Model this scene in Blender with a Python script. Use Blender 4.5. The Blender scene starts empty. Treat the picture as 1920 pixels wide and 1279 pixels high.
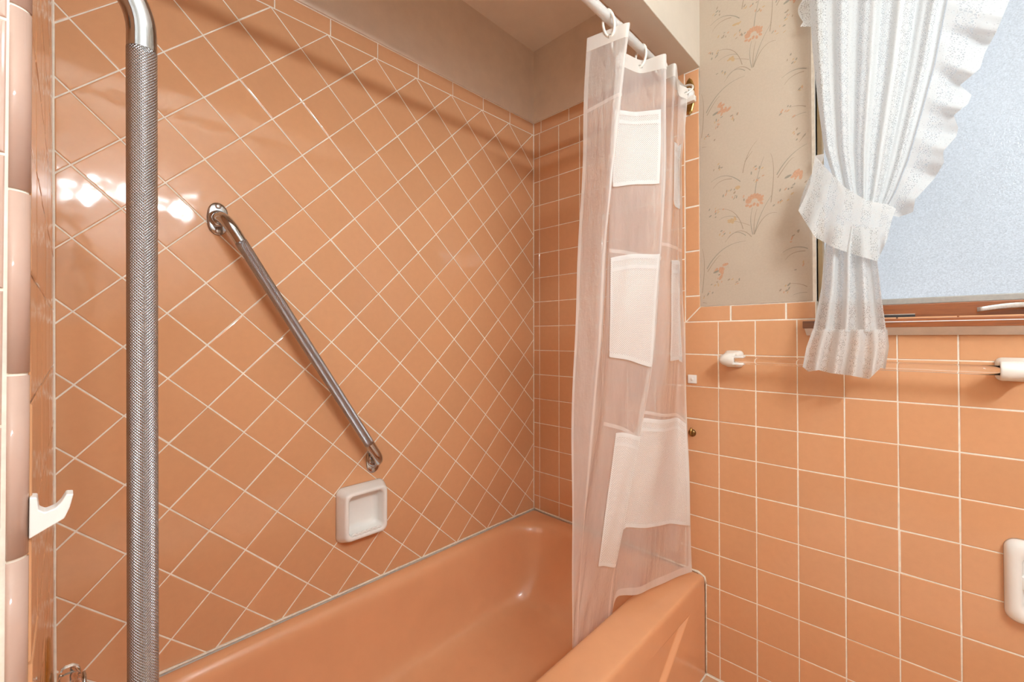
import bpy, bmesh, math, random
import numpy as np
from mathutils import Vector, Matrix
random.seed(7)
SC = bpy.context.scene
COL = SC.collection

# ------------------------------------------------------------------ camera
F_PX, CX, CY = 810.03, 960.0, 625.75          # focal length and principal point in 1920x1279 pixels
YAW, PITCH = 0.80422, 0.01077
CAM = Vector((-1.4918, -1.2990, 1.1158))
cam_d = bpy.data.cameras.new('camera')
cam_d.sensor_width = 36.0
cam_d.lens = F_PX / 1920 * 36.0
cam_d.shift_y = -(639.5 - CY) / 1920
cam_d.clip_start = 0.01
cam = bpy.data.objects.new('camera', cam_d)
COL.objects.link(cam)
FWD = Vector((math.sin(YAW) * math.cos(PITCH), math.cos(YAW) * math.cos(PITCH), math.sin(PITCH)))
RGT = Vector((math.cos(YAW), -math.sin(YAW), 0))
UPV = RGT.cross(FWD)
cam.location = CAM
cam.rotation_euler = Matrix((RGT, UPV, -FWD)).transposed().to_euler()
SC.camera = cam

# ------------------------------------------------------------------ world, exposure
w = bpy.data.worlds.new('world'); SC.world = w; w.use_nodes = True
w.node_tree.nodes['Background'].inputs[0].default_value = (0.75, 0.85, 1.0, 1)
w.node_tree.nodes['Background'].inputs[1].default_value = 1.0
SC.view_settings.view_transform = 'Standard'
SC.view_settings.look = 'None'
SC.view_settings.gamma = 1.0
SC.view_settings.use_curve_mapping = False
SC.view_settings.exposure = 0.10
WINDOW_STRENGTH = 0.58
BULB_STRENGTH = 222.0
SC.cycles.max_bounces = 10
SC.cycles.diffuse_bounces = 5
SC.cycles.glossy_bounces = 4
SC.cycles.transparent_max_bounces = 18
SC.cycles.sample_clamp_indirect = 6.0
SC.cycles.use_denoising = True

# ------------------------------------------------------------------ pixel helpers: a pixel is a direction; the plane gives the distance
def ray(px, py):
    return FWD + RGT * ((px - CX) / F_PX) + UPV * (-(py - CY) / F_PX)
def at(px, py, ax, val):
    d = ray(px, py)
    return CAM + d * ((val - CAM[ax]) / d[ax])
def row_of(p):
    d = Vector(p) - CAM
    return CY - F_PX * d.dot(UPV) / d.dot(FWD)

# ------------------------------------------------------------------ materials
MATS = {}
class NT:
    def __init__(s, mat):
        s.t = mat.node_tree; s.n = s.t.nodes; s.l = s.t.links
    def node(s, typ, **kw):
        n = s.n.new(typ)
        for k, v in kw.items(): setattr(n, k, v)
        return n
    def put(s, sock, v):
        if v is None: return
        if hasattr(v, 'is_output'): s.l.new(v, sock)
        elif isinstance(v, (tuple, list)) and len(v) == 3 and sock.type == 'RGBA': sock.default_value = (*v, 1)
        else: sock.default_value = v
    def m(s, op, a, b=None, c=None, clamp=False):
        n = s.node('ShaderNodeMath', operation=op, use_clamp=clamp)
        for i, v in enumerate((a, b, c)): s.put(n.inputs[i], v)
        return n.outputs[0]
    def noise(s, vec, scale, detail=2.0, rough=0.5):
        n = s.node('ShaderNodeTexNoise'); s.put(n.inputs['Vector'], vec)
        n.inputs['Scale'].default_value = scale; n.inputs['Detail'].default_value = detail
        n.inputs['Roughness'].default_value = rough
        return n.outputs['Fac']
    def ramp(s, fac, stops):
        n = s.node('ShaderNodeValToRGB'); s.put(n.inputs[0], fac)
        e = n.color_ramp.elements
        while len(e) < len(stops): e.new(0.5)
        for q, (p, c) in zip(e, stops): q.position = p; q.color = (*c, 1)
        return n.outputs[0]
    def mix(s, fac, a, b, mode='MIX'):
        n = s.node('ShaderNodeMix', data_type='RGBA', blend_type=mode)
        s.put(n.inputs[0], fac); s.put(n.inputs[6], a); s.put(n.inputs[7], b)
        return n.outputs[2]
    def bump(s, h, strength, dist=0.001):
        n = s.node('ShaderNodeBump'); n.inputs['Strength'].default_value = strength
        n.inputs['Distance'].default_value = dist; s.put(n.inputs['Height'], h)
        return n.outputs[0]
def mat(name, base=(.8, .8, .8), rough=.5, metal=0.0, **kw):
    m = bpy.data.materials.new(name); m.use_nodes = True
    MATS[name] = m
    b = m.node_tree.nodes['Principled BSDF']; t = NT(m)
    t.put(b.inputs['Base Color'], base); b.inputs['Roughness'].default_value = rough
    b.inputs['Metallic'].default_value = metal
    for k, v in kw.items(): t.put(b.inputs[k.replace('_', ' ')], v)
    return m, t, b
def objco(t):  return t.node('ShaderNodeTexCoord').outputs['Object']
def worldpos(t): return t.node('ShaderNodeNewGeometry').outputs['Position']

def tile_mat(name, base, rough=0.075, wave=0.35):
    m, t, b = mat(name, base, rough)
    rnd = t.node('ShaderNodeObjectInfo').outputs['Random']
    v = t.m('MULTIPLY_ADD', rnd, 0.07, 0.965)
    n = t.noise(worldpos(t), 55, 4, .6)
    v2 = t.m('MULTIPLY', v, t.m('MULTIPLY_ADD', n, 0.10, 0.95))
    hsv = t.node('ShaderNodeHueSaturation'); t.put(hsv.inputs['Color'], base); t.put(hsv.inputs['Value'], v2)
    t.l.new(hsv.outputs[0], b.inputs['Base Color'])
    big = t.noise(worldpos(t), 9, 2, .45)
    fine = t.noise(worldpos(t), 420, 2, .5)
    h = t.m('ADD', t.m('MULTIPLY', big, 1.0), t.m('MULTIPLY', fine, 0.006))
    t.l.new(t.bump(h, wave, 0.006), b.inputs['Normal'])
    b.inputs['Specular IOR Level'].default_value = 0.42
    return m
TILE = tile_mat('glazed_salmon_tile', (0.68, 0.355, 0.185))
TILE_PINK = tile_mat('glazed_pink_tile', (0.57, 0.39, 0.32))
FLOOR_TILE = tile_mat('floor_tile', (0.62, 0.36, 0.21), 0.3)

def simple_mottled(name, base, rough, scale=30, amt=.08, bump=0.0, bscale=200, **kw):
    m, t, b = mat(name, base, rough, **kw)
    n = t.noise(worldpos(t), scale, 4, .6)
    dark = tuple(c * (1 - amt) for c in base); lite = tuple(min(1, c * (1 + amt)) for c in base)
    t.l.new(t.ramp(n, [(.25, dark), (.75, lite)]), b.inputs['Base Color'])
    if bump: t.l.new(t.bump(t.noise(worldpos(t), bscale, 3, .6), bump, .001), b.inputs['Normal'])
    return m
GROUT = simple_mottled('cream_grout', (0.90, 0.83, 0.72), .85, 60, .12, .4)
PAINT = simple_mottled('beige_wall_paint', (0.88, 0.77, 0.66), .6, 14, .05, .5, 240)
CEILPAINT = simple_mottled('ceiling_paint', (0.96, 0.87, 0.77), .75, 10, .04, .4, 160)
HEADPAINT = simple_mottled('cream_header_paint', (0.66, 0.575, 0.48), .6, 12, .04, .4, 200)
WALLPAPER = simple_mottled('beige_wallpaper', (0.50, 0.405, 0.315), .75, 160, .035, .35, 700)
ENAMEL = simple_mottled('salmon_tub_enamel', (0.77, 0.385, 0.20), .22, 7, .045, .05, 60)
ENAMEL.node_tree.nodes['Principled BSDF'].inputs['Coat Weight'].default_value = .3
CERAMIC = simple_mottled('white_ceramic', (0.90, 0.89, 0.86), .16, 12, .03)
PLASTIC = simple_mottled('white_plastic', (0.88, 0.87, 0.85), .3, 20, .02)
PLASTIC_Y = simple_mottled('ivory_plastic', (0.87, 0.83, 0.77), .35, 20, .03)
ROOMWALL = simple_mottled('room_wall_paint', (0.84, 0.82, 0.79), .7, 8, .03, .2)
CAULK = simple_mottled('cream_caulk', (0.82, 0.74, 0.62), .6, 120, .18, .5, 180)
CAULK_DARK = simple_mottled('dark_joint', (0.10, 0.075, 0.05), .8, 120, .3)
BRASS = simple_mottled('aged_brass', (0.45, 0.30, 0.10), .26, 90, .25, metal=1.0)
DARKBRASS = simple_mottled('dark_brass', (0.22, 0.13, 0.05), .3, 90, .25, metal=1.0)
CHROME = simple_mottled('chrome', (0.50, 0.525, 0.56), .09, 40, .05, metal=1.0)
STEEL = simple_mottled('brushed_metal', (0.55, 0.53, 0.50), .35, 300, .15, metal=.8)
ALU = simple_mottled('grey_aluminium', (0.38, 0.36, 0.33), .45, 120, .1, metal=.4)
BLACKISH = simple_mottled('black_latch_metal', (0.045, 0.04, 0.04), .4, 60, .2)
SILL_BEIGE = simple_mottled('beige_sill_paint', (0.80, 0.76, 0.71), .5, 40, .06)
JAMB = simple_mottled('ochre_jamb_paint', (0.52, 0.36, 0.19), .55, 25, .12)

def wood(name, c1, c2, rough=.28):
    m, t, b = mat(name, c1, rough)
    mp = t.node('ShaderNodeMapping'); t.l.new(worldpos(t), mp.inputs[0])
    mp.inputs['Scale'].default_value = (60, 3.0, 60)
    n = t.noise(mp.outputs[0], 1.6, 6, .65)
    t.l.new(t.ramp(n, [(.28, c1), (.55, c2), (.75, tuple(x * .8 for x in c1))]), b.inputs['Base Color'])
    t.l.new(t.bump(n, .15, .001), b.inputs['Normal'])
    b.inputs['Coat Weight'].default_value = .4; b.inputs['Coat Roughness'].default_value = .12
    return m
WOOD = wood('red_brown_varnished_wood', (0.13, 0.030, 0.007), (0.31, 0.085, 0.018))
WOOD_SHADED = wood('shaded_varnished_wood', (0.10, 0.035, 0.015), (0.20, 0.07, 0.025))  # sill wood with the shade at its left end put into the colour

def knurled(name):
    m, t, b = mat(name, (0.44, 0.47, 0.51), .24, 1.0)
    uv = t.node('ShaderNodeUVMap').outputs[0]
    s = t.node('ShaderNodeSeparateXYZ'); t.l.new(uv, s.inputs[0])
    U, V = s.outputs[0], s.outputs[1]
    a = t.m('SINE', t.m('MULTIPLY', t.m('ADD', U, V), 2 * math.pi * 330))
    c = t.m('SINE', t.m('MULTIPLY', t.m('SUBTRACT', U, V), 2 * math.pi * 330))
    t.l.new(t.bump(t.m('MAXIMUM', a, c), .6, .0009), b.inputs['Normal'])
    return m
KNURL = knurled('knurled_chrome')

m, t, b = mat('clear_acrylic', (1, 1, 1), .03, Transmission_Weight=1.0, IOR=1.45); ACRYLIC = m

# clear vinyl: part of the light passes straight through, the rest meets a milky glossy skin
def vinyl(name, opac, base=(.97, .96, .95), rough=.10, wrinkle=.8):
    m, t, b = mat(name, base, rough)
    geo = worldpos(t)
    mp = t.node('ShaderNodeMapping'); t.l.new(geo, mp.inputs[0]); mp.inputs['Scale'].default_value = (26, 26, 5)
    n = t.noise(mp.outputs[0], 1.0, 4, .6)
    fine = t.noise(geo, 70, 4, .7)
    t.l.new(t.bump(t.m('ADD', n, t.m('MULTIPLY', fine, .30)), wrinkle, .010), b.inputs['Normal'])
    tr = t.node('ShaderNodeBsdfTransparent')
    tl = t.node('ShaderNodeBsdfTranslucent'); tl.inputs[0].default_value = (*base, 1)
    half = t.node('ShaderNodeMixShader'); half.inputs[0].default_value = .35
    t.l.new(b.outputs[0], half.inputs[1]); t.l.new(tl.outputs[0], half.inputs[2])
    mx = t.node('ShaderNodeMixShader')
    t.put(mx.inputs[0], t.m('MULTIPLY_ADD', n, .16, opac - .08))
    t.l.new(tr.outputs[0], mx.inputs[1]); t.l.new(half.outputs[0], mx.inputs[2])
    t.l.new(mx.outputs[0], m.node_tree.nodes['Material Output'].inputs[0])
    return m
VINYL = vinyl('clear_vinyl', .43)
VINYL_BAND = vinyl('white_vinyl_band', .93, (.92, .87, .82), .35, .1)
VINYL_SEAM = vinyl('milky_vinyl_seam', .55, (.95, .92, .89), .25, .1)

def net(name, cell, hole, base=(.97, .96, .95)):
    m, t, b = mat(name, base, .6)
    uv = t.node('ShaderNodeUVMap').outputs[0]
    s = t.node('ShaderNodeSeparateXYZ'); t.l.new(uv, s.inputs[0])
    k = 2 * math.pi / cell
    a = t.m('SINE', t.m('MULTIPLY', t.m('ADD', s.outputs[0], s.outputs[1]), k))
    c = t.m('SINE', t.m('MULTIPLY', t.m('SUBTRACT', s.outputs[0], s.outputs[1]), k))
    g = t.m('GREATER_THAN', t.m('MINIMUM', a, c), hole)
    tr = t.node('ShaderNodeBsdfTransparent')
    tl = t.node('ShaderNodeBsdfTranslucent'); tl.inputs[0].default_value = (*base, 1)
    half = t.node('ShaderNodeMixShader'); half.inputs[0].default_value = .3
    t.l.new(b.outputs[0], half.inputs[1]); t.l.new(tl.outputs[0], half.inputs[2])
    mx = t.node('ShaderNodeMixShader'); t.put(mx.inputs[0], t.m('SUBTRACT', 1.0, t.m('MULTIPLY', g, .85)))
    t.l.new(tr.outputs[0], mx.inputs[1]); t.l.new(half.outputs[0], mx.inputs[2])
    t.l.new(mx.outputs[0], m.node_tree.nodes['Material Output'].inputs[0])
    return m
NET = net('white_net_mesh', .0054, -.22)
HEM = vinyl('white_hem_tape', .88, (.93, .92, .91), .45, .1)

def lace(name, strip, dense):
    """white lace: UV in metres; plain strips alternate with open net strips that carry a row of fan shells"""
    base = (.82, .835, .835)
    m, t, b = mat(name, base, .8)
    uv = t.node('ShaderNodeUVMap').outputs[0]
    s = t.node('ShaderNodeSeparateXYZ'); t.l.new(uv, s.inputs[0])
    U, V = s.outputs[0], s.outputs[1]
    vor = t.node('ShaderNodeTexVoronoi', feature='DISTANCE_TO_EDGE'); t.l.new(uv, vor.inputs['Vector'])
    vor.inputs['Scale'].default_value = 210
    hole = t.m('GREATER_THAN', vor.outputs['Distance'], .17)
    # position in the strip, -0.5..0.5 of its pitch
    su = t.m('SUBTRACT', t.m('FRACT', t.m('DIVIDE', U, strip)), .5)
    net_zone = t.m('LESS_THAN', t.m('ABSOLUTE', su), .25)
    pitch = strip * .62
    sv = t.m('SUBTRACT', t.m('FRACT', t.m('DIVIDE', V, pitch)), .30)
    X = t.m('MULTIPLY', su, strip); Y = t.m('MULTIPLY', sv, pitch)
    r = t.m('SQRT', t.m('ADD', t.m('MULTIPLY', X, X), t.m('MULTIPLY', Y, Y)))
    th = t.m('ARCTAN2', X, Y)
    shell = t.m('MULTIPLY', t.m('LESS_THAN', r, strip * .22), t.m('LESS_THAN', t.m('ABSOLUTE', th), 1.35))
    rib = t.m('LESS_THAN', t.m('ABSOLUTE', t.m('SINE', t.m('MULTIPLY', th, 5.0))), .22)
    rim = t.m('GREATER_THAN', r, strip * .205)
    line = t.m('MULTIPLY', shell, t.m('MAXIMUM', rib, rim))
    open_ = t.m('MULTIPLY', t.m('MULTIPLY', hole, net_zone), t.m('SUBTRACT', 1.0, shell))
    dots = t.m('MULTIPLY', t.m('SUBTRACT', 1.0, net_zone), t.m('GREATER_THAN', vor.outputs['Distance'], .30))
    openness = t.m('ADD', t.m('MULTIPLY', open_, .52), t.m('ADD', t.m('MULTIPLY', line, .35), t.m('MULTIPLY', dots, .25)), clamp=True)
    alpha = t.m('SUBTRACT', dense, t.m('MULTIPLY', openness, dense), clamp=True)
    t.l.new(t.bump(t.m('SUBTRACT', alpha, t.m('MULTIPLY', t.noise(uv, 320, 3, .6), .3)), .6, .0012), b.inputs['Normal'])
    tr = t.node('ShaderNodeBsdfTransparent')
    tl = t.node('ShaderNodeBsdfTranslucent'); tl.inputs[0].default_value = (*base, 1)
    half = t.node('ShaderNodeMixShader'); half.inputs[0].default_value = .42
    t.l.new(b.outputs[0], half.inputs[1]); t.l.new(tl.outputs[0], half.inputs[2])
    mx = t.node('ShaderNodeMixShader'); t.put(mx.inputs[0], alpha)
    t.l.new(tr.outputs[0], mx.inputs[1]); t.l.new(half.outputs[0], mx.inputs[2])
    t.l.new(mx.outputs[0], m.node_tree.nodes['Material Output'].inputs[0])
    return m
LACE = lace('white_shell_lace', .085, .97)
LACE_RUFFLE = lace('white_ruffle_lace', .060, .88)

def emit(name, col, strength, tex=None):
    m = bpy.data.materials.new(name); m.use_nodes = True; t = NT(m); MATS[name] = m
    b = m.node_tree.nodes['Principled BSDF']
    b.inputs['Base Color'].default_value = (*col, 1)
    t.put(b.inputs['Emission Color'], col); b.inputs['Emission Strength'].default_value = strength
    return m, t, b
FROST, t, b = emit('frosted_window_glass', (0.86, 0.92, 1.0), WINDOW_STRENGTH)
b.inputs['Base Color'].default_value = (.08, .09, .10, 1); b.inputs['Roughness'].default_value = .25
grain = t.noise(worldpos(t), 330, 2, .7)
cloud = t.noise(worldpos(t), 3.0, 2, .5)
fac = t.m('MULTIPLY', t.m('MULTIPLY_ADD', grain, .9, .55), t.m('MULTIPLY_ADD', cloud, .35, .82))
t.put(b.inputs['Emission Strength'], t.m('MULTIPLY', fac, WINDOW_STRENGTH))
t.l.new(t.bump(grain, .6, .001), b.inputs['Normal'])
BULB, _, _ = emit('warm_bulb', (0.87, 1.0, 1.06), BULB_STRENGTH)
PRINT_ORANGE = simple_mottled('print_orange', (.52, .29, .18), .75, 400, .2)
PRINT_TAN = simple_mottled('print_tan', (.33, .25, .18), .75, 400, .15)
PRINT_GREEN = simple_mottled('print_sage', (.29, .255, .20), .75, 400, .15)
PRINT_OCHRE = simple_mottled('print_ochre', (.50, .34, .19), .75, 400, .15)

# ------------------------------------------------------------------ object helpers
def link(name, me, material=None, parent=None, smooth=False, mats=None):
    o = bpy.data.objects.new(name, me); COL.objects.link(o)
    if material is not None and len(me.materials) == 0: me.materials.append(material)
    if mats:
        for q in mats: me.materials.append(q)
    if parent is not None: o.parent = parent
    if smooth:
        me.polygons.foreach_set('use_smooth', [True] * len(me.polygons))
    return o
def mesh(name, verts, faces):
    me = bpy.data.meshes.new(name); me.from_pydata([tuple(v) for v in verts], [], faces); me.update()
    return me
def obj(name, verts, faces, material, parent=None, smooth=False):
    return link(name, mesh(name, verts, faces), material, parent, smooth)
def from_bm(name, bm, material, parent=None, smooth=False):
    bmesh.ops.recalc_face_normals(bm, faces=bm.faces[:])
    me = bpy.data.meshes.new(name); bm.to_mesh(me); bm.free()
    return link(name, me, material, parent, smooth)
def empty(name, loc=(0, 0, 0)):
    o = bpy.data.objects.new(name, None); COL.objects.link(o); o.location = loc; o.empty_display_size = .05
    return o
def tag(o, label=None, cat=None, group=None, kind=None):
    if label: o['label'] = label
    if cat: o['category'] = cat
    if group: o['group'] = group
    if kind: o['kind'] = kind
    return o
def keep(o, parent):
    """parent while the mesh stays in world coordinates"""
    o.parent = parent
    o.matrix_parent_inverse = Matrix.Translation(-Vector(parent.location))
    return o
BOXF = [(0, 1, 3, 2), (4, 6, 7, 5), (0, 4, 5, 1), (2, 3, 7, 6), (0, 2, 6, 4), (1, 5, 7, 3)]
def boxv(x0, x1, y0, y1, z0, z1):
    return [(x, y, z) for x in (x0, x1) for y in (y0, y1) for z in (z0, z1)]
def box(name, x0, x1, y0, y1, z0, z1, material, parent=None, bevel=0.0, seg=2):
    bm = bmesh.new()
    vs = [bm.verts.new(v) for v in boxv(x0, x1, y0, y1, z0, z1)]
    for f in BOXF: bm.faces.new([vs[i] for i in f])
    bmesh.ops.recalc_face_normals(bm, faces=bm.faces[:])
    if bevel:
        bmesh.ops.bevel(bm, geom=bm.edges[:], offset=bevel, segments=seg, profile=.5, affect='EDGES')
    return from_bm(name, bm, material, parent, smooth=bool(bevel and seg > 2))
def boxes(name, specs, material, parent=None):
    V, Fc = [], []
    for s in specs:
        k = len(V); V += boxv(*s); Fc += [tuple(i + k for i in f) for f in BOXF]
    bm = bmesh.new(); me = mesh(name, V, Fc); bm.from_mesh(me); bpy.data.meshes.remove(me)
    return from_bm(name, bm, material, parent)
def loft(name, rings, material, parent=None, close=True, cap0=False, cap1=False, smooth=True, uv=None):
    n = len(rings[0]); V = [p for r in rings for p in r]; Fc = []
    for i in range(len(rings) - 1):
        for j in range(n if close else n - 1):
            k = (j + 1) % n
            Fc.append((i * n + j, i * n + k, (i + 1) * n + k, (i + 1) * n + j))
    if cap0: Fc.append(tuple(range(n))[::-1])
    if cap1: Fc.append(tuple((len(rings) - 1) * n + j for j in range(n)))
    me = mesh(name, V, Fc)
    bm = bmesh.new(); bm.from_mesh(me); bmesh.ops.recalc_face_normals(bm, faces=bm.faces[:]); bm.to_mesh(me); bm.free()
    return link(name, me, material, parent, smooth)
def tube(name, path, rad, material, parent=None, n=20, cap=True, uvscale=True):
    """round bar along a path of points, with UV in metres (around, along)"""
    P = [Vector(p) for p in path]; R = rad if hasattr(rad, '__len__') else [rad] * len(P)
    T = [(P[min(i + 1, len(P) - 1)] - P[max(i - 1, 0)]).normalized() for i in range(len(P))]
    a = T[0].orthogonal().normalized(); V, UVv = [], []; L = 0
    for i, p in enumerate(P):
        a = (a - T[i] * a.dot(T[i])).normalized(); b2 = T[i].cross(a)
        if i: L += (p - P[i - 1]).length
        for j in range(n):
            q = 2 * math.pi * j / n
            V.append(p + (a * math.cos(q) + b2 * math.sin(q)) * R[i])
        UVv.append(L)
    Fc, uvs = [], []
    for i in range(len(P) - 1):
        for j in range(n):
            k = (j + 1) % n
            Fc.append((i * n + j, i * n + k, (i + 1) * n + k, (i + 1) * n + j))
            c = 2 * math.pi * max(R[i], 1e-6) / n
            uvs += [(j * c, UVv[i]), ((j + 1) * c, UVv[i]), ((j + 1) * c, UVv[i + 1]), (j * c, UVv[i + 1])]
    if cap:
        Fc.append(tuple(range(n))[::-1]); Fc.append(tuple((len(P) - 1) * n + j for j in range(n)))
        uvs += [(0, 0)] * (2 * n)
    me = mesh(name, V, Fc); u = me.uv_layers.new(name='UVMap')
    u.data.foreach_set('uv', [c for q in uvs for c in q])
    return link(name, me, material, parent, True)
def lathe(name, prof, origin, axis, material, parent=None, n=28, smooth=True):
    """profile of (distance along the axis, radius)"""
    A = Vector(axis).normalized(); u = A.orthogonal().normalized(); v = A.cross(u); o = Vector(origin)
    rings = [[o + A * d + (u * math.cos(2 * math.pi * j / n) + v * math.sin(2 * math.pi * j / n)) * max(r, 1e-5) for j in range(n)] for d, r in prof]
    return loft(name, rings, material, parent, cap0=True, cap1=True, smooth=smooth)
def torus(name, center, axis, R, r, material, parent=None, n=28, k=10, squash=1.0):
    A = Vector(axis).normalized(); u = A.orthogonal().normalized(); v = A.cross(u); c = Vector(center)
    rings = []
    for i in range(n + 1):
        q = 2 * math.pi * i / n; d = u * math.cos(q) + v * math.sin(q)
        rings.append([c + d * (R + r * math.cos(2 * math.pi * j / k)) + A * r * squash * math.sin(2 * math.pi * j / k) for j in range(k)])
    return loft(name, rings, material, parent)
def rrect(cx, cy, hw, hh, r, n=8):
    pts = []
    for (sx, sy, a0) in ((1, 1, 0), (-1, 1, 90), (-1, -1, 180), (1, -1, 270)):
        for i in range(n + 1):
            a = math.radians(a0 + 90 * i / n)
            pts.append((cx + sx * (hw - r) + r * math.cos(a), cy + sy * (hh - r) + r * math.sin(a)))
    return pts
def bend(points, rad, n=8):
    """polyline with its inner corners rounded"""
    P = [Vector(p) for p in points]; out = [P[0]]
    for i in range(1, len(P) - 1):
        a = (P[i - 1] - P[i]).normalized(); b2 = (P[i + 1] - P[i]).normalized()
        ang = math.acos(max(-1, min(1, a.dot(b2)))); d = rad / math.tan(ang / 2)
        s, e = P[i] + a * d, P[i] + b2 * d
        c = P[i] + (a + b2).normalized() * (rad / math.sin(ang / 2))
        v0, v1 = s - c, e - c; tot = math.pi - ang; nrm = v0.cross(v1).normalized()
        for k in range(n + 1): out.append(c + Matrix.Rotation(tot * k / n, 3, nrm) @ v0)
    out.append(P[-1]); return out
def densify(path, step):
    out = [Vector(path[0])]
    for a, b2 in zip(path[:-1], path[1:]):
        a, b2 = Vector(a), Vector(b2); k = max(1, int((b2 - a).length / step))
        out += [a.lerp(b2, (i + 1) / k) for i in range(k)]
    return out

# ------------------------------------------------------------------ tiles
def clip(poly, planes):
    """convex clip; each plane is (a, b, c) and keeps a*u + b*v <= c"""
    for a, b2, c in planes:
        out = []
        for i in range(len(poly)):
            p, q = poly[i], poly[(i + 1) % len(poly)]
            dp, dq = a * p[0] + b2 * p[1] - c, a * q[0] + b2 * q[1] - c
            if dp <= 0: out.append(p)
            if (dp < 0 < dq) or (dq < 0 < dp):
                k = dp / (dp - dq); out.append((p[0] + (q[0] - p[0]) * k, p[1] + (q[1] - p[1]) * k))
        poly = out
        if len(poly) < 3: return []
    clean = []
    for p in poly:
        if not clean or (abs(p[0] - clean[-1][0]) + abs(p[1] - clean[-1][1])) > 2e-4: clean.append(p)
    while len(clean) > 2 and abs(clean[0][0] - clean[-1][0]) + abs(clean[0][1] - clean[-1][1]) < 2e-4: clean.pop()
    return clean
def area(p):
    return .5 * sum(p[i][0] * p[(i + 1) % len(p)][1] - p[(i + 1) % len(p)][0] * p[i][1] for i in range(len(p)))
def inset(poly, d):
    if area(poly) < 0: poly = poly[::-1]
    n = len(poly); L = []
    for i in range(n):
        p, q = poly[i], poly[(i + 1) % n]; ex, ey = q[0] - p[0], q[1] - p[1]; l = math.hypot(ex, ey)
        nx, ny = -ey / l, ex / l
        L.append((nx, ny, nx * p[0] + ny * p[1] + d))
    out = []
    for i in range(n):
        a, b2 = L[i - 1], L[i]; det = a[0] * b2[1] - a[1] * b2[0]
        if abs(det) < 1e-6: out.append((poly[i][0] + b2[0] * d, poly[i][1] + b2[1] * d)); continue
        out.append(((a[2] * b2[1] - b2[2] * a[1]) / det, (a[0] * b2[2] - b2[0] * a[2]) / det))
    return out
def minwidth(poly):
    w_ = 9
    n = len(poly)
    for i in range(n):
        p, q = poly[i], poly[(i + 1) % n]; ex, ey = q[0] - p[0], q[1] - p[1]; l = math.hypot(ex, ey)
        if l < 1e-6: continue
        w_ = min(w_, max(abs((s[0] - p[0]) * ey - (s[1] - p[1]) * ex) / l for s in poly))
    return w_
def tile_data(name, poly, material, thick=.006, edge=.0022):
    """cushion-edged tile; the polygon lies in local x, y and the face looks along +z"""
    if area(poly) < 0: poly = poly[::-1]
    e = min(edge, minwidth(poly) * .22); n = len(poly)
    r1 = inset(poly, e * .38); r2 = inset(poly, e)
    V = [(*p, -thick) for p in poly] + [(*p, -e * .55) for p in poly] + [(*p, -e * .16) for p in r1] + [(*p, 0) for p in r2]
    Fc = []
    for k in range(3):
        for i in range(n):
            j = (i + 1) % n; Fc.append((k * n + i, k * n + j, (k + 1) * n + j, (k + 1) * n + i))
    Fc.append(tuple(3 * n + i for i in range(n)))
    me = mesh(name, V, Fc); me.materials.append(material)
    return me
SHARED = {}
def put_tile(name, poly, frame, parent, material=TILE, key=None, tilt=.0035, edge=.0022):
    """poly in the wall's own u, v metres; frame is (origin, u axis, v axis, normal)"""
    O_, U, Vx, N = frame
    cu = sum(p[0] for p in poly) / len(poly); cv = sum(p[1] for p in poly) / len(poly)
    loc = [(p[0] - cu, p[1] - cv) for p in poly]
    if key is not None and key in SHARED: me = SHARED[key]
    else:
        me = tile_data(name, loc, material, edge=edge)
        if key is not None: SHARED[key] = me
    o = link(name, me, None, parent)
    R = Matrix((U, Vx, N)).transposed().to_4x4()
    J = Matrix.Rotation(random.gauss(0, tilt), 4, 'X') @ Matrix.Rotation(random.gauss(0, tilt), 4, 'Y')
    o.matrix_world = Matrix.Translation(O_ + U * cu + Vx * cv + N * random.uniform(-.0003, .0003)) @ R @ J
    return o
def rect(u0, u1, v0, v1, g=.0012):
    return [(u0 + g, v0 + g), (u1 - g, v0 + g), (u1 - g, v1 - g), (u0 + g, v1 - g)]

# ==================================================================== THE SETTING
S = .1095
CEIL = 2.43
ROOM_X0, ROOM_Y0 = -2.45, -2.15
STUB_Y, LEFT_X = -.765, -1.512
# ---- floor and ceiling
floor = box('floor', ROOM_X0 - .1, .25, ROOM_Y0 - .1, .15, -.12, -.002, GROUT); tag(floor, 'orange tiled bathroom floor', None, None, 'structure')
ceiling = box('ceiling', ROOM_X0 - .1, .25, ROOM_Y0 - .1, .15, CEIL, CEIL + .1, CEILPAINT); tag(ceiling, 'beige painted ceiling above the bathtub', None, None, 'structure')
# ---- back wall (long wall of the tub alcove)
LU, LV, LR, SX = -.0056, 2.0495, .01707, 1.0111      # diamond grid measured from the photograph
Hh = S / math.sqrt(2)
def G(i, j):
    u, v = -i * Hh * SX, -j * Hh
    return (LU + u * math.cos(LR) - v * math.sin(LR), LV + u * math.sin(LR) + v * math.cos(LR))
def rim_z(x, y): return .341 + .0075 * x + .018 * y
top_n = (-math.sin(LR), math.cos(LR))
top_c = top_n[0] * LU + top_n[1] * LV                # field top line
wall_back = box('wall_back', -1.62, .10, .0009, .12, -.002, CEIL, GROUT); tag(wall_back, 'long salmon tiled wall behind the bathtub, tiles set as diamonds', None, None, 'structure')
FB = (Vector((0, 0, 0)), Vector((1, 0, 0)), Vector((0, 0, 1)), Vector((0, -1, 0)))
gap = .0012
def left_x(z): return -1.4985 - .0100 * (z - .41) 
planes = [(1, 0, -.0015), (-1, -.0100, 1.4985 - .0041 - .002), (top_n[0], top_n[1], top_c - gap), (.0075, -1, -.341 - .004)]
k = 0
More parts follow.
